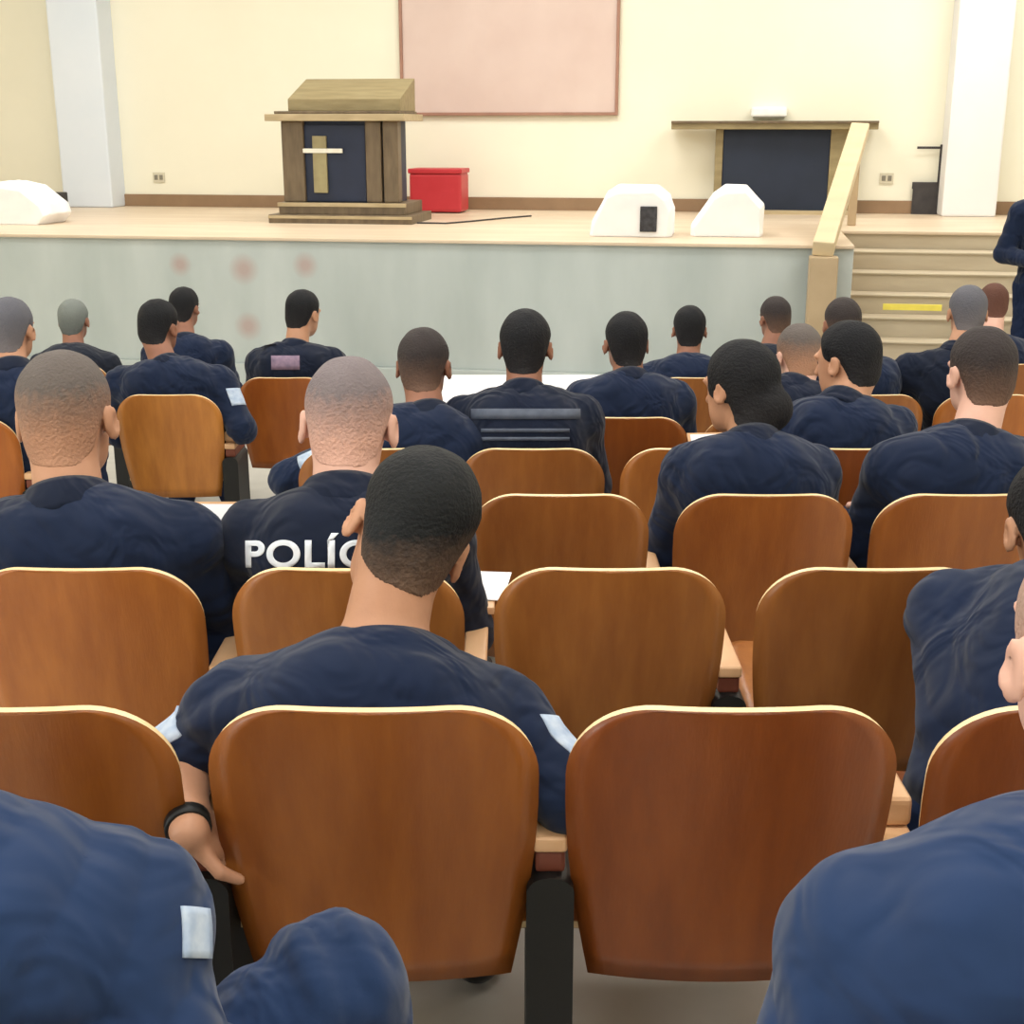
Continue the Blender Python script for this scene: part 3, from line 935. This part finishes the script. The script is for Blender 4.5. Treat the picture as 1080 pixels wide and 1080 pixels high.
# wristwatch of the nearest man
def wristwatch(P, sd):
    a, b = P['EL'][sd], P['WR'][sd]
    c = a.lerp(b, 0.93); ax = (b - a).normalized()
    fr = frame_from(ax, (0, 0, 1))
    bm = bmesh.new()
    n = 24; rings = []
    for k in range(n):
        t = 2 * math.pi * k / n
        rd = fr @ Vector((math.cos(t), math.sin(t), 0))
        rings.append([bm.verts.new(c + rd * r + ax * z - P['seat']) for r, z in ((0.028, -0.011), (0.0345, -0.011), (0.0345, 0.011), (0.028, 0.011))])
    for k in range(n):
        A, B = rings[k], rings[(k + 1) % n]
        for i in range(4):
            bm.faces.new((A[i], A[(i + 1) % 4], B[(i + 1) % 4], B[i]))
    w = link('wristwatch', bm_mesh(bm), M['black_metal'], P['body'], smooth=True)
    w['label'] = 'black wristwatch'
wristwatch(P1, -1)

# ------------------------------------------------------------------ papers on laps and tablets
def sheet(label, px, py, hgt, w, l, rz, group='white paper sheets'):
    d = direction(px, py)
    t = 3.0
    for _ in range(40):
        p = CAM + d * t
        t += (p.z - (floor_z(p.y) + hgt)) / -d.z * 0.9
    p = CAM + d * t
    bm = bmesh.new()
    n = 6
    V = [[bm.verts.new((w * (i / n - 0.5), l * (j / n - 0.5), 0.004 * math.sin(i / n * 3.1))) for i in range(n + 1)] for j in range(n + 1)]
    for j in range(n):
        for i in range(n):
            bm.faces.new((V[j][i], V[j][i + 1], V[j + 1][i + 1], V[j + 1][i]))
    r = bmesh.ops.extrude_face_region(bm, geom=list(bm.faces))
    bmesh.ops.translate(bm, verts=[v for v in r['geom'] if isinstance(v, bmesh.types.BMVert)], vec=(0, 0, 0.002))
    o = link('paper_sheet', bm_mesh(bm), M['paper'], None, p)
    o.rotation_euler = (0, 0, rz)
    return tag(o, label, 'paper', group)
def sheet_on_tablet(key, dx, dy, label, w=0.21, l=0.2, rz=0.1, tilt=0.0):
    root, p, n = CHAIRS[key]
    bm = bmesh.new()
    bm_box(bm, (0, 0, 0.001), (w, l, 0.0025))
    root2 = link('paper_sheet', bm_mesh(bm), M['paper'], None, Vector((p.x + dx, p.y + dy, p.z + 0.662 + (l / 2 * math.sin(tilt) + 0.012 if tilt else 0))))
    root2.rotation_euler = (tilt, 0, rz)
    o = root2
    if tilt:
        link('clipboard', box_mesh('cb', (0, 0, -0.004), (w + 0.02, l + 0.02, 0.005), 0.001), M['pad'], o)
    return tag(o, label, 'paper', 'white paper sheets')
sheet_on_tablet('B2', 0.22, 0.47, 'white paper sheet on the tablet right of the tilted dark head', 0.22, 0.2, -0.1)
sheet_on_tablet('B1', 0.16, 0.5, 'white paper sheet right of the buzz-cut officer at the left edge', 0.2, 0.24, 0.0, R(40))
sheet_on_tablet('D3', 0.12, 0.5, 'white paper sheet at the left cheek of the woman with the bun', 0.12, 0.16, 0.1, R(42))

# ------------------------------------------------------------------ the stage and its wall
ZS = CAM.z - 0.82
PHI = -R(9.5)
RS = Matrix.Rotation(PHI, 3, 'Z')
P0 = onz(425, 252.5, ZS)                        # a point on the stage's front edge
PW = onz(560, 221.5, ZS)                        # a point at the foot of the back wall
SX, SY = RS @ Vector((1, 0, 0)), RS @ Vector((0, 1, 0))
def to_stage(p):
    d = Vector(p) - P0
    return Vector((d.dot(SX), d.dot(SY), p[2]))
def from_stage(x, y, z):
    q = P0 + SX * x + SY * y
    return Vector((q.x, q.y, z))
DEPTH = to_stage(PW).y
stair_l = to_stage(onz(893, 250, ZS)).x
def stage_box(name, x0, x1, y0, y1, z0, z1, m, bevel=0.004, parent=None):
    me = box_mesh(name, ((x0 + x1) / 2, (y0 + y1) / 2, (z0 + z1) / 2), (x1 - x0, y1 - y0, z1 - z0), bevel)
    o = link(name, me, m, parent)
    if parent is None:
        o.location = (P0.x, P0.y, 0); o.rotation_euler = (0, 0, PHI)
    return o
top_y = to_stage(onz(950, 244, ZS)).y
XL, XR = -9.0, 8.0
# stage block left of the stairs, landing behind them
tag(stage_box('stage_floor', XL, stair_l, 0.0, DEPTH, ZS - 0.025, ZS, M['stage_top'], 0.006), kind='structure')
tag(stage_box('stage_floor', stair_l, XR, top_y, DEPTH, ZS - 0.025, ZS, M['stage_top'], 0.006), kind='structure')
z_ledge = CAM.z - 1.8
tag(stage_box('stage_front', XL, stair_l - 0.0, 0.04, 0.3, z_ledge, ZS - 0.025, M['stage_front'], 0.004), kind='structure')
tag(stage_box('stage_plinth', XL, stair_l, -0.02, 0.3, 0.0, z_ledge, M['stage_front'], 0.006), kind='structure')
tag(stage_box('stage_side', stair_l - 0.2, stair_l, 0.3, top_y + 0.1, 0.0, ZS - 0.025, M['rail_post'], 0.004), kind='structure')
# soft round reddish spots mixed into the marble colour, by place along the front
sf = bpy.data.objects['stage_front']
def add_spots(spots):
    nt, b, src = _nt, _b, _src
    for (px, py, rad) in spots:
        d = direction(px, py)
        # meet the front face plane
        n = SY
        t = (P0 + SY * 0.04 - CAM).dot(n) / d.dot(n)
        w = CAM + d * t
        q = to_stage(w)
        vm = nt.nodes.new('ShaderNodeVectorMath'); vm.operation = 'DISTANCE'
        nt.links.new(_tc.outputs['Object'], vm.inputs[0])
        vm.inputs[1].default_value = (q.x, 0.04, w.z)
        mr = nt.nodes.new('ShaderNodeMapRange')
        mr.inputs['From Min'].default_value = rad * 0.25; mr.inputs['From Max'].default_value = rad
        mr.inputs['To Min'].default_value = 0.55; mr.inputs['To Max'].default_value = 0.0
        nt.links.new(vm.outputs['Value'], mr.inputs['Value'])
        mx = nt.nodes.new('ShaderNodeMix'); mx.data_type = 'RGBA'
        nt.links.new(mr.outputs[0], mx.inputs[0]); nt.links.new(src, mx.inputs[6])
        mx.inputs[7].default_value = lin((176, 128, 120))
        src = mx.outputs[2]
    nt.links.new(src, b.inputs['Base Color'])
add_spots([(190, 279, 0.10), (257, 284, 0.13), (322, 280, 0.11), (262, 344, 0.12)])
# stairs
tag(stage_box('stair_riser', stair_l, XR, top_y + 0.03, top_y + 0.2, 0.0, ZS - 0.025, M['step'], 0.003), kind='structure')
NST = 11
rise = ZS / NST
for k in range(1, NST):
    tread = 0.25
    y1 = top_y - (k - 1) * tread
    o = stage_box('stair_step', stair_l, stair_l + 3.4, y1 - tread, y1 + 0.02, 0.0, ZS - k * rise - 0.012, M['step'], 0.004)
    tag(o, kind='structure')
    o = stage_box('stair_nosing', stair_l, stair_l + 3.4, y1 - tread - 0.018, y1, ZS - k * rise - 0.012, ZS - k * rise, M['step'], 0.002)
    tag(o, kind='structure')
# level floor, raked floor
bm = bmesh.new()
ys = [-4.0, 9.834, 20.0]
row = [[bm.verts.new((x, y, 0.89 - 0.0905 * y if y < 9.8 else 0.0)) for x in (-10, 10)] for y in ys]
for a, b in zip(row, row[1:]):
    bm.faces.new((a[0], a[1], b[1], b[0]))
r = bmesh.ops.extrude_face_region(bm, geom=list(bm.faces))
bmesh.ops.translate(bm, verts=[v for v in r['geom'] if isinstance(v, bmesh.types.BMVert)], vec=(0, 0, -0.15))
fl = link('floor', bm_mesh(bm), M['floor']); tag(fl, kind='structure')
# walls and ceiling
CEIL = CAM.z + 3.0
tag(stage_box('wall_front', XL, XR, DEPTH, DEPTH + 0.2, 0.0, CEIL, M['wall'], 0), kind='structure')
tag(stage_box('baseboard_front', XL, XR, DEPTH - 0.025, DEPTH, ZS, ZS + 0.125, M['baseboard'], 0.004), kind='structure')
for nm, x in (('wall_left', -8.2), ('wall_right', 8.2)):
    o = link(nm, box_mesh(nm, (x, 6.0, CEIL / 2), (0.2, 20.0, CEIL), 0), M['wall_side']); tag(o, kind='structure')
o = link('wall_back', box_mesh('wall_back', (0, -3.9, CEIL / 2), (16.6, 0.2, CEIL), 0), M['wall_side']); tag(o, kind='structure')
o = link('ceiling', box_mesh('ceiling', (0, 6.0, CEIL + 0.1), (18.0, 22.0, 0.2), 0), M['ceiling']); tag(o, kind='structure')
# wall pilasters
def pilaster(nm, x0, x1, yb, m):
    a = to_stage(onz(x0, yb, ZS)); b = to_stage(onz(x1, yb, ZS))
    tag(stage_box(nm, a.x, b.x, max(a.y, b.y) - 0.0, DEPTH + 0.02, ZS, CEIL, m, 0.02), kind='structure')
pilaster('trim_1', 63, 119, 219, M['pillar_blue'])
pilaster('trim_2', 994, 1050, 229, M['pillar_white'])

def wall_pt(px, py, off=0.0):
    d = direction(px, py)
    t = (PW - SY * off - CAM).dot(SY) / d.dot(SY)
    p = CAM + d * t
    q = to_stage(p)
    return q.x, p.z
def stage_thing(name, px, py, label, cat, group=None, z=None):
    """an Empty on the stage floor at the point seen at (px, py), turned with the stage"""
    p = onz(px, py, ZS)
    o = empty(name, p, PHI)
    zc = (p - CAM).dot(Vector((0, CT, -ST)))
    return tag(o, label, cat, group), zc / F

# notice board
x0, zb = wall_pt(424, 122); x1, _ = wall_pt(652, 122)
o = empty('notice_board', from_stage((x0 + x1) / 2, DEPTH, zb), PHI)
tag(o, 'pinkish board with a brown lower edge hung on the cream wall', 'board')
W = x1 - x0
link('board_panel', box_mesh('p', (0, -0.02, 0.62), (W - 0.06, 0.03, 1.2), 0.003), M['board_pink'], o)
bm = bmesh.new()
for c, s_ in (((0, -0.03, 0.015), (W, 0.05, 0.03)), ((0, -0.03, 1.235), (W, 0.05, 0.03)), ((-W / 2 + 0.015, -0.03, 0.625), (0.03, 0.05, 1.2)), ((W / 2 - 0.015, -0.03, 0.625), (0.03, 0.05, 1.2))):
    bm_box(bm, c, s_)
link('frame', bm_mesh(bm, 'f', 0.004), M['board_frame'], o)
# outlets
for px, py, lb in ((168, 187, 'small wall outlet between the blue-white pillar and the pulpit'), (935, 188, 'small wall outlet between the altar table and the black chair')):
    x, z = wall_pt(px, py)
    o = empty('wall_outlet', from_stage(x, DEPTH, z), PHI); tag(o, lb, 'outlet')
    link('plate', box_mesh('pl', (0, -0.008, 0), (0.13, 0.016, 0.10), 0.004), M['outlet'], o)
    bm = bmesh.new()
    for dx in (-0.028, 0.028):
        bm_box(bm, (dx, -0.018, 0), (0.036, 0.01, 0.05))
    link('socket', bm_mesh(bm, 's', 0.003), M['outlet_dark'], o)
# emergency lamp on the wall
x, z = wall_pt(811, 118)
o = empty('emergency_lamp', from_stage(x, DEPTH, z), PHI); tag(o, 'small white lamp box fixed to the wall above the altar table', 'lamp')
link('housing', box_mesh('h', (0, -0.05, 0), (0.34, 0.1, 0.09), 0.02), M['lamp_white'], o)
link('diffuser', box_mesh('d', (0, -0.06, -0.05), (0.30, 0.07, 0.02), 0.006), M['outlet_dark'], o)

# pulpit
o, k = stage_thing('pulpit', 358, 236, 'dark wooden pulpit with a navy front panel and a cross, on a stepped base', 'pulpit')
def kbox(name, x0, x1, y0, y1, d0, d1, m, bev=0.006, cx=358, cy=236):
    """box on the pulpit front: picture extents x0..x1, y0..y1 turned into metres at its distance"""
    return link(name, box_mesh(name, ((x0 + x1) / 2 * k - cx * k, (d0 + d1) / 2, (cy - (y0 + y1) / 2) * k), ((x1 - x0) * k, d1 - d0, (y1 - y0) * k), bev), m, o)
kbox('base_step', 281, 437, 227, 238, -0.02, 0.75, M['pulpit_wood'])
kbox('base_trim', 281, 437, 228, 231, -0.03, 0.0, M['pulpit_light'], 0.002)
kbox('base_step', 290, 428, 215, 227, 0.05, 0.7, M['pulpit_wood'])
kbox('base_trim', 289, 429, 215, 219, 0.04, 0.06, M['pulpit_light'], 0.002)
kbox('body', 306, 414, 131, 216, 0.16, 0.6, M['pulpit_navy'])
kbox('front_panel', 318, 384, 136, 214, 0.135, 0.17, M['pulpit_navy'], 0.004)
for x0, x1 in ((294, 318), (385, 402), (404, 420)):
    kbox('column', x0, x1, 132, 215, 0.10, 0.24, M['pulpit_wood'], 0.014)
kbox('top_slab', 280, 430, 125, 132, 0.02, 0.72, M['pulpit_light'])
kbox('top_slab', 289, 424, 122, 125, 0.06, 0.7, M['pulpit_wood'])
bm = bmesh.new()
desk = prism_mesh('reading_desk', [(0.1, (236 - 122) * k), (0.1, (236 - 110) * k), (0.64, (236 - 88) * k), (0.64, (236 - 122) * k)], (303 - 358) * k, (424 - 358) * k, 0.006, axis='X')
bm.free()
link('reading_desk', desk, M['altar_wood'], o)
c = link('cross', box_mesh('c', ((335 - 358) * k, 0.122, (236 - 176) * k), (15 * k, 0.03, 58 * k), 0.004), M['gold'], o)
link('cross_bar', box_mesh('cb', ((335 - 358) * k, 0.112, (236 - 162) * k), (50 * k, 0.02, 4.5 * k), 0.003), M['silver'], c)
pulpit_k = k

# red box
o, k = stage_thing('storage_box', 459, 225, 'bright red box standing on the stage right of the pulpit', 'box')
link('body', box_mesh('b', (0, 0.2, 21 * k), (56 * k, 0.38, 40 * k), 0.03), M['red_box'], o)
link('lid', box_mesh('l', (0, 0.2, 43 * k), (58 * k, 0.4, 5 * k), 0.012), M['red_box'], o)

# cloth-covered floor monitors
def covered_monitor(px, py, wpx, hpx, label, prof, port=None, rz=0.0):
    o, k = stage_thing('floor_monitor', px, py, label, 'covered speaker', 'cloth-covered floor monitors')
    o.rotation_euler[2] += rz
    Wd, Hh = wpx * k, hpx * k
    pts = [((u - 0.5) * Wd, v * Hh) for u, v in prof]
    # draped cover: outline swept front to back with rounded shoulders and a wavy hem
    bm = bmesh.new()
    rings = []
    D = 0.52
    ns = 9
    for j in range(ns):
        t = j / (ns - 1)
        e = math.sin(math.pi * t) ** 0.22
        ring = []
        for i, (x, z) in enumerate(pts):
            ring.append(bm.verts.new((x * (0.9 + 0.1 * e) + 0.006 * math.sin(5 * j + i * 2.3), t * D, max(0.0, z * (0.88 + 0.12 * e) + (0.008 * math.sin(3 * j + i * 1.7) if z > 0.03 else 0)))))
        rings.append(ring)
    n = len(pts)
    for A, B in zip(rings, rings[1:]):
        for i in range(n):
            bm.faces.new((A[i], A[(i + 1) % n], B[(i + 1) % n], B[i]))
    bm.faces.new(rings[0][::-1]); bm.faces.new(rings[-1])
    link('cover', bm_mesh(bm, 'cover', 0.012, 2), M['cloth_white'], o)
    if port:
        x, z, w, h = port
        q = link('grille', box_mesh('g', (x * Wd, 0.0, z * Hh), (w * Wd, 0.04, h * Hh), 0.006), M['dark_port'], o)
        q['label'] = 'dark opening'
    return o
wedge_a = [(0.0, 0.0), (0.02, 0.28), (0.2, 0.88), (0.32, 1.0), (0.8, 1.0), (0.95, 0.8), (1.0, 0.55), (1.0, 0.0)]
wedge_b = [(0.0, 0.0), (0.0, 0.2), (0.3, 0.85), (0.45, 1.0), (0.75, 1.0), (1.0, 0.62), (1.0, 0.0)]
covered_monitor(664, 250, 88, 52, 'white cloth hump with a dark opening on the stage edge, right of centre', wedge_a, (0.22, 0.36, 0.2, 0.5))
covered_monitor(766, 250, 76, 52, 'white cloth wedge without an opening, in front of the altar table', wedge_b)
covered_monitor(8, 237, 92, 44, 'white cloth hump at the left edge of the stage', [(0, 0), (0, .8), (.2, .95), (.45, 1), (.7, .9), (.95, .5), (1, .25), (.9, 0)])

# small dark loudspeaker base behind the left hump
o, k = stage_thing('stage_box', 52, 222, 'small dark box beyond the white hump beside the blue-white pillar', 'box')
link('body', box_mesh('b', (0, 0.12, 9 * k), (20 * k, 0.22, 18 * k), 0.01), M['chair_black'], o)

# altar table
o, k = stage_thing('altar_table', 812, 226, 'wide altar table with an overhanging light top and dark navy front', 'table')
_room = DEPTH - to_stage(o.location).y - 0.05
def abox(name, x0, x1, y0, y1, d0, d1, m, bev=0.006):
    d1 = min(d1, _room)
    return link(name, box_mesh(name, (((x0 + x1) / 2 - 812) * k, (d0 + d1) / 2, (226 - (y0 + y1) / 2) * k), ((x1 - x0) * k, d1 - d0, (y1 - y0) * k), bev), m, o)
abox('tabletop', 706, 916, 133, 140, -0.08, 0.72, M['altar_wood'], 0.008)
abox('tabletop_edge', 706, 916, 131.5, 134, -0.1, -0.07, M['pulpit_wood'], 0.003)
abox('front_panel', 760, 870, 140, 223, 0.06, 0.5, M['altar_navy'])
abox('side_panel', 752, 760, 140, 223, 0.04, 0.55, M['altar_wood'])
abox('side_panel', 870, 895, 140, 223, 0.04, 0.55, M['altar_wood'])
abox('base_board', 748, 898, 222, 227, -0.02, 0.62, M['pulpit_light'])

# black chair on the stage
o, k = stage_thing('stage_chair', 975, 226, 'dark chair seen from the side beside the white pillar, something white on it', 'chair')
_room2 = min(1.0, (DEPTH - to_stage(o.location).y - 0.05) / 0.42)
def sbox(name, x0, x1, y0, y1, d0, d1, m, bev=0.006, lb=None):
    d0, d1 = d0 * _room2, d1 * _room2
    q = link(name, box_mesh(name, (((x0 + x1) / 2 - 975) * k, (d0 + d1) / 2, (226 - (y0 + y1) / 2) * k), ((x1 - x0) * k, d1 - d0, (y1 - y0) * k), bev), m, o)
    if lb: q['label'] = lb
sbox('seat', 960, 992, 193, 200, 0.0, 0.42, M['chair_black'], 0.012)
sbox('backrest', 985, 993, 155, 196, 0.0, 0.42, M['chair_black'], 0.012)
sbox('side_panel', 961, 992, 199, 226, 0.0, 0.06, M['chair_black'])
sbox('side_panel', 963, 991, 199, 226, 0.36, 0.40, M['chair_black'])
sbox('armrest', 962, 988, 157, 159.5, 0.0, 0.05, M['chair_black'], 0.004)
sbox('armrest', 962, 988, 157, 159.5, 0.37, 0.42, M['chair_black'], 0.004)
p = o.matrix_basis @ Vector(((966 - 975) * k, 0.2, (226 - 191.5) * k))
q = link('folded_paper', box_mesh('fp', (0, 0, 0.009), (16 * k, 0.3, 0.016), 0.003), M['paper'], None, p); q.rotation_euler = (0, 0, PHI)
tag(q, 'white folded paper lying on the seat of the dark stage chair', 'paper')

# stair rail: sloping beam on a newel post
a = onz(872, 262, ZS); ax_ = stair_l - 0.16
top = to_stage(a)
o = empty('stair_rail', from_stage(ax_, 0.0, 0.0), PHI)
tag(o, 'thick beige sloping handrail on a post at the left of the stage steps', 'handrail')
# near end just below the stage top, far end at eye level
near = pix(870, 266, (P0 + SX * ax_ - CAM).dot(Vector((0, CT, -ST))))
def rail_pt(px, py, y):
    """point at stage distance y (behind the front edge) seen at the given pixel"""
    d = direction(px, py)
    t = (P0 + SY * y - CAM).dot(SY) / d.dot(SY)
    w = CAM + d * t
    return Vector((to_stage(w).x - ax_, y, w.z))
n0, n1 = rail_pt(868, 263, -0.12), rail_pt(907, 136, 2.1)
dv = n1 - n0
fr = frame_from(Vector((-0.0, -dv.z, dv.y)) if False else dv.cross(Vector((1, 0, 0))) * -1, dv)
bm = bmesh.new()
bm_box(bm, (n0 + n1) / 2, (0.15, dv.length, 0.11), Matrix((fr.col[0], dv.normalized(), fr.col[0].cross(dv.normalized()))).transposed())
link('handrail', bm_mesh(bm, 'rail', 0.012, 3), M['rail'], o)
link('post', box_mesh('post', (n0.x + 0.01, -0.1, (n0.z - 0.05) / 2), (0.2, 0.16, n0.z - 0.05), 0.012), M['rail_post'], o)
link('post', box_mesh('post2', (n1.x - 0.02, 2.05, (n1.z - 0.06 + ZS) / 2), (0.07, 0.07, n1.z - 0.06 - ZS), 0.01), M['rail_post'], o)

# yellow strip on a step
y_ = top_y - 4 * 0.25
x0 = to_stage(onz(934, 330, ZS - 4 * rise)).x
d = direction(962, 324); t = (P0 + SY * (y_ - 0.02) - CAM).dot(SY) / d.dot(SY); w = CAM + d * t
q = to_stage(w)
kk = (w - CAM).dot(Vector((0, CT, -ST))) / F
o = link('warning_strip', box_mesh('ws', (0, 0, 0), (60 * kk, 0.012, 6.5 * kk), 0.002), M['yellow'], None, from_stage(q.x, y_ - 0.025, w.z))
o.rotation_euler = (0, 0, PHI)
tag(o, 'yellow strip stuck on a stage step', 'tape')

# cable on stage
pts = [from_stage(to_stage(onz(x, y, ZS)).x, to_stage(onz(x, y, ZS)).y, ZS + 0.008) for x, y in ((440, 236), (470, 236.5), (500, 234), (530, 231), (560, 228.5))]
o = link('stage_cable', tube_mesh('sc', pts, 0.008, 6), M['chair_black']); tag(o, 'thin dark cable lying on the stage from the pulpit to the right', 'cable')

# long table with a white cloth in front of the stage
tz = 0.74
ta, tb = onz(452, 396, tz), onz(640, 396, tz)
tc_, td_ = onz(452, 424, tz), onz(640, 424, tz)
o = empty('long_table', Vector(((ta.x + tb.x) / 2, (ta.y + tc_.y) / 2, 0)), 0)
tag(o, 'long table under a white cloth in front of the stage', 'table')
tw_, tdp = tb.x - ta.x, ta.y - tc_.y
link('tabletop', box_mesh('tt', (0, 0, tz - 0.035), (tw_ - 0.04, tdp - 0.04, 0.03), 0.004), M['pad'], o)
for sx in (-1, 1):
    for sy in (-1, 1):
        link('leg', box_mesh('lg', (sx * (tw_ / 2 - 0.1), sy * (tdp / 2 - 0.1), (tz - 0.05) / 2), (0.05, 0.05, tz - 0.05), 0.004), M['black_metal'], o)
bm = bmesh.new()
NU, NV = 40, 3
per = []
def rr(u):
    # rectangle perimeter
    a, b = tw_, tdp
    L = 2 * (a + b); s_ = u * L
    if s_ < a: return (-a / 2 + s_, -b / 2, 0, -1)
    if s_ < a + b: return (a / 2, -b / 2 + s_ - a, 1, 0)
    if s_ < 2 * a + b: return (a / 2 - (s_ - a - b), b / 2, 0, 1)
    return (-a / 2, b / 2 - (s_ - 2 * a - b), -1, 0)
rings = []
NP = 160
for zz, am in ((tz, 0.0), (tz - 0.03, 0.008), (tz - 0.25, 0.016), (tz - 0.5, 0.024)):
    ring = []
    for i in range(NP):
        x, y, nx_, ny_ = rr(i / NP)
        wv = am * (0.6 + math.sin(i * 1.1) * 0.8)
        ring.append(bm.verts.new((x + nx_ * wv, y + ny_ * wv, zz)))
    rings.append(ring)
for A, B in zip(rings, rings[1:]):
    for i in range(NP):
        bm.faces.new((A[i], A[(i + 1) % NP], B[(i + 1) % NP], B[i]))
bm.faces.new(rings[0])
tcl = link('tablecloth', bm_mesh(bm, 'tcl'), M['cloth_white'], None, Vector(o.location))
md = tcl.modifiers.new('s', 'SOLIDIFY'); md.thickness = 0.004; md.offset = 1
tag(tcl, 'white cloth spread over the long table in front of the stage', 'tablecloth')

# standing officer on the steps at the right edge
kst = 8
ys_ = top_y - (kst - 0.5) * 0.25
d = direction(1088, 420); t = (P0 + SY * ys_ - CAM).dot(SY) / d.dot(SY); w = CAM + d * t
foot = Vector((w.x, w.y, ZS - kst * rise))
zc16 = (Vector((w.x, w.y, ZS - 0.1)) - CAM).dot(Vector((0, CT, -ST)))
fwv = Matrix.Rotation(R(165), 3, 'Z')
P16 = person('person in navy uniform standing on the steps at the right edge, hands joined in front', foot, foot + Vector((0, 0, 1.62)),
             fwv, s=1.02, skin='skin_pale', hair=('hair_black', 0.008, 0.005), shirt='navy', h=0.007, stand=True, twist=R(165), seed=61, bow=0.0,
             neck=foot + fwv @ Vector((0, -0.03, 1.46)),
             arms={-1: dict(el=foot + fwv @ Vector((-0.27, 0.0, 1.13)), wr=foot + fwv @ Vector((-0.07, 0.2, 1.14)), hd=fwv @ Vector((0.8, 0.2, 0.1)), hn=fwv @ Vector((0, -1, 0))),
                   1: dict(el=foot + fwv @ Vector((0.28, 0.0, 1.13)), wr=foot + fwv @ Vector((0.08, 0.22, 1.09)), hd=fwv @ Vector((-0.8, 0.2, 0.0)), hn=fwv @ Vector((0, -1, 0)))})

# ------------------------------------------------------------------ light
def area(x, y, z, sx, sy, power, rot=(0, 0, 0), col=(1, 0.985, 0.96)):
    l = bpy.data.lights.new('hall_light', 'AREA')
    l.shape = 'RECTANGLE'; l.size = sx; l.size_y = sy; l.energy = power; l.color = col
    o = bpy.data.objects.new('hall_light', l); COL.objects.link(o)
    o.location = (x, y, z); o.rotation_euler = rot
    return o
for y in (-2.0, 1.2, 4.4, 7.6):
    for x in (-4.5, 0.0, 4.5):
        area(x, y, CEIL - 0.05, 2.2, 0.5, 62)
for x in (-4.2, 0.0, 4.2):
    area(x, 11.2, CEIL - 0.05, 2.2, 0.6, 98, col=(1, 0.98, 0.93))
# daylight from tall windows at the rear left of the hall
area(-8.0, -1.0, 2.6, 2.4, 2.0, 130, (R(90), 0, R(-90)), (0.85, 0.92, 1.0))

w = bpy.data.worlds.new('World'); SC.world = w; w.use_nodes = True
w.node_tree.nodes['Background'].inputs[0].default_value = (0.9, 0.95, 1, 1)
w.node_tree.nodes['Background'].inputs[1].default_value = 0.3

# ------------------------------------------------------------------ camera
cd = bpy.data.cameras.new('camera'); cd.sensor_width = 36; cd.lens = 36 * F / 1080
cam = bpy.data.objects.new('camera', cd); COL.objects.link(cam)
cam.location = CAM; cam.rotation_euler = (R(90) - TH, 0, 0)
cd.clip_start = 0.05
SC.camera = cam
SC.view_settings.view_transform = 'Standard'
SC.view_settings.look = 'None'
SC.view_settings.gamma = 1.0
SC.view_settings.use_curve_mapping = False
SC.view_settings.exposure = 0.0
SC.cycles.use_denoising = True
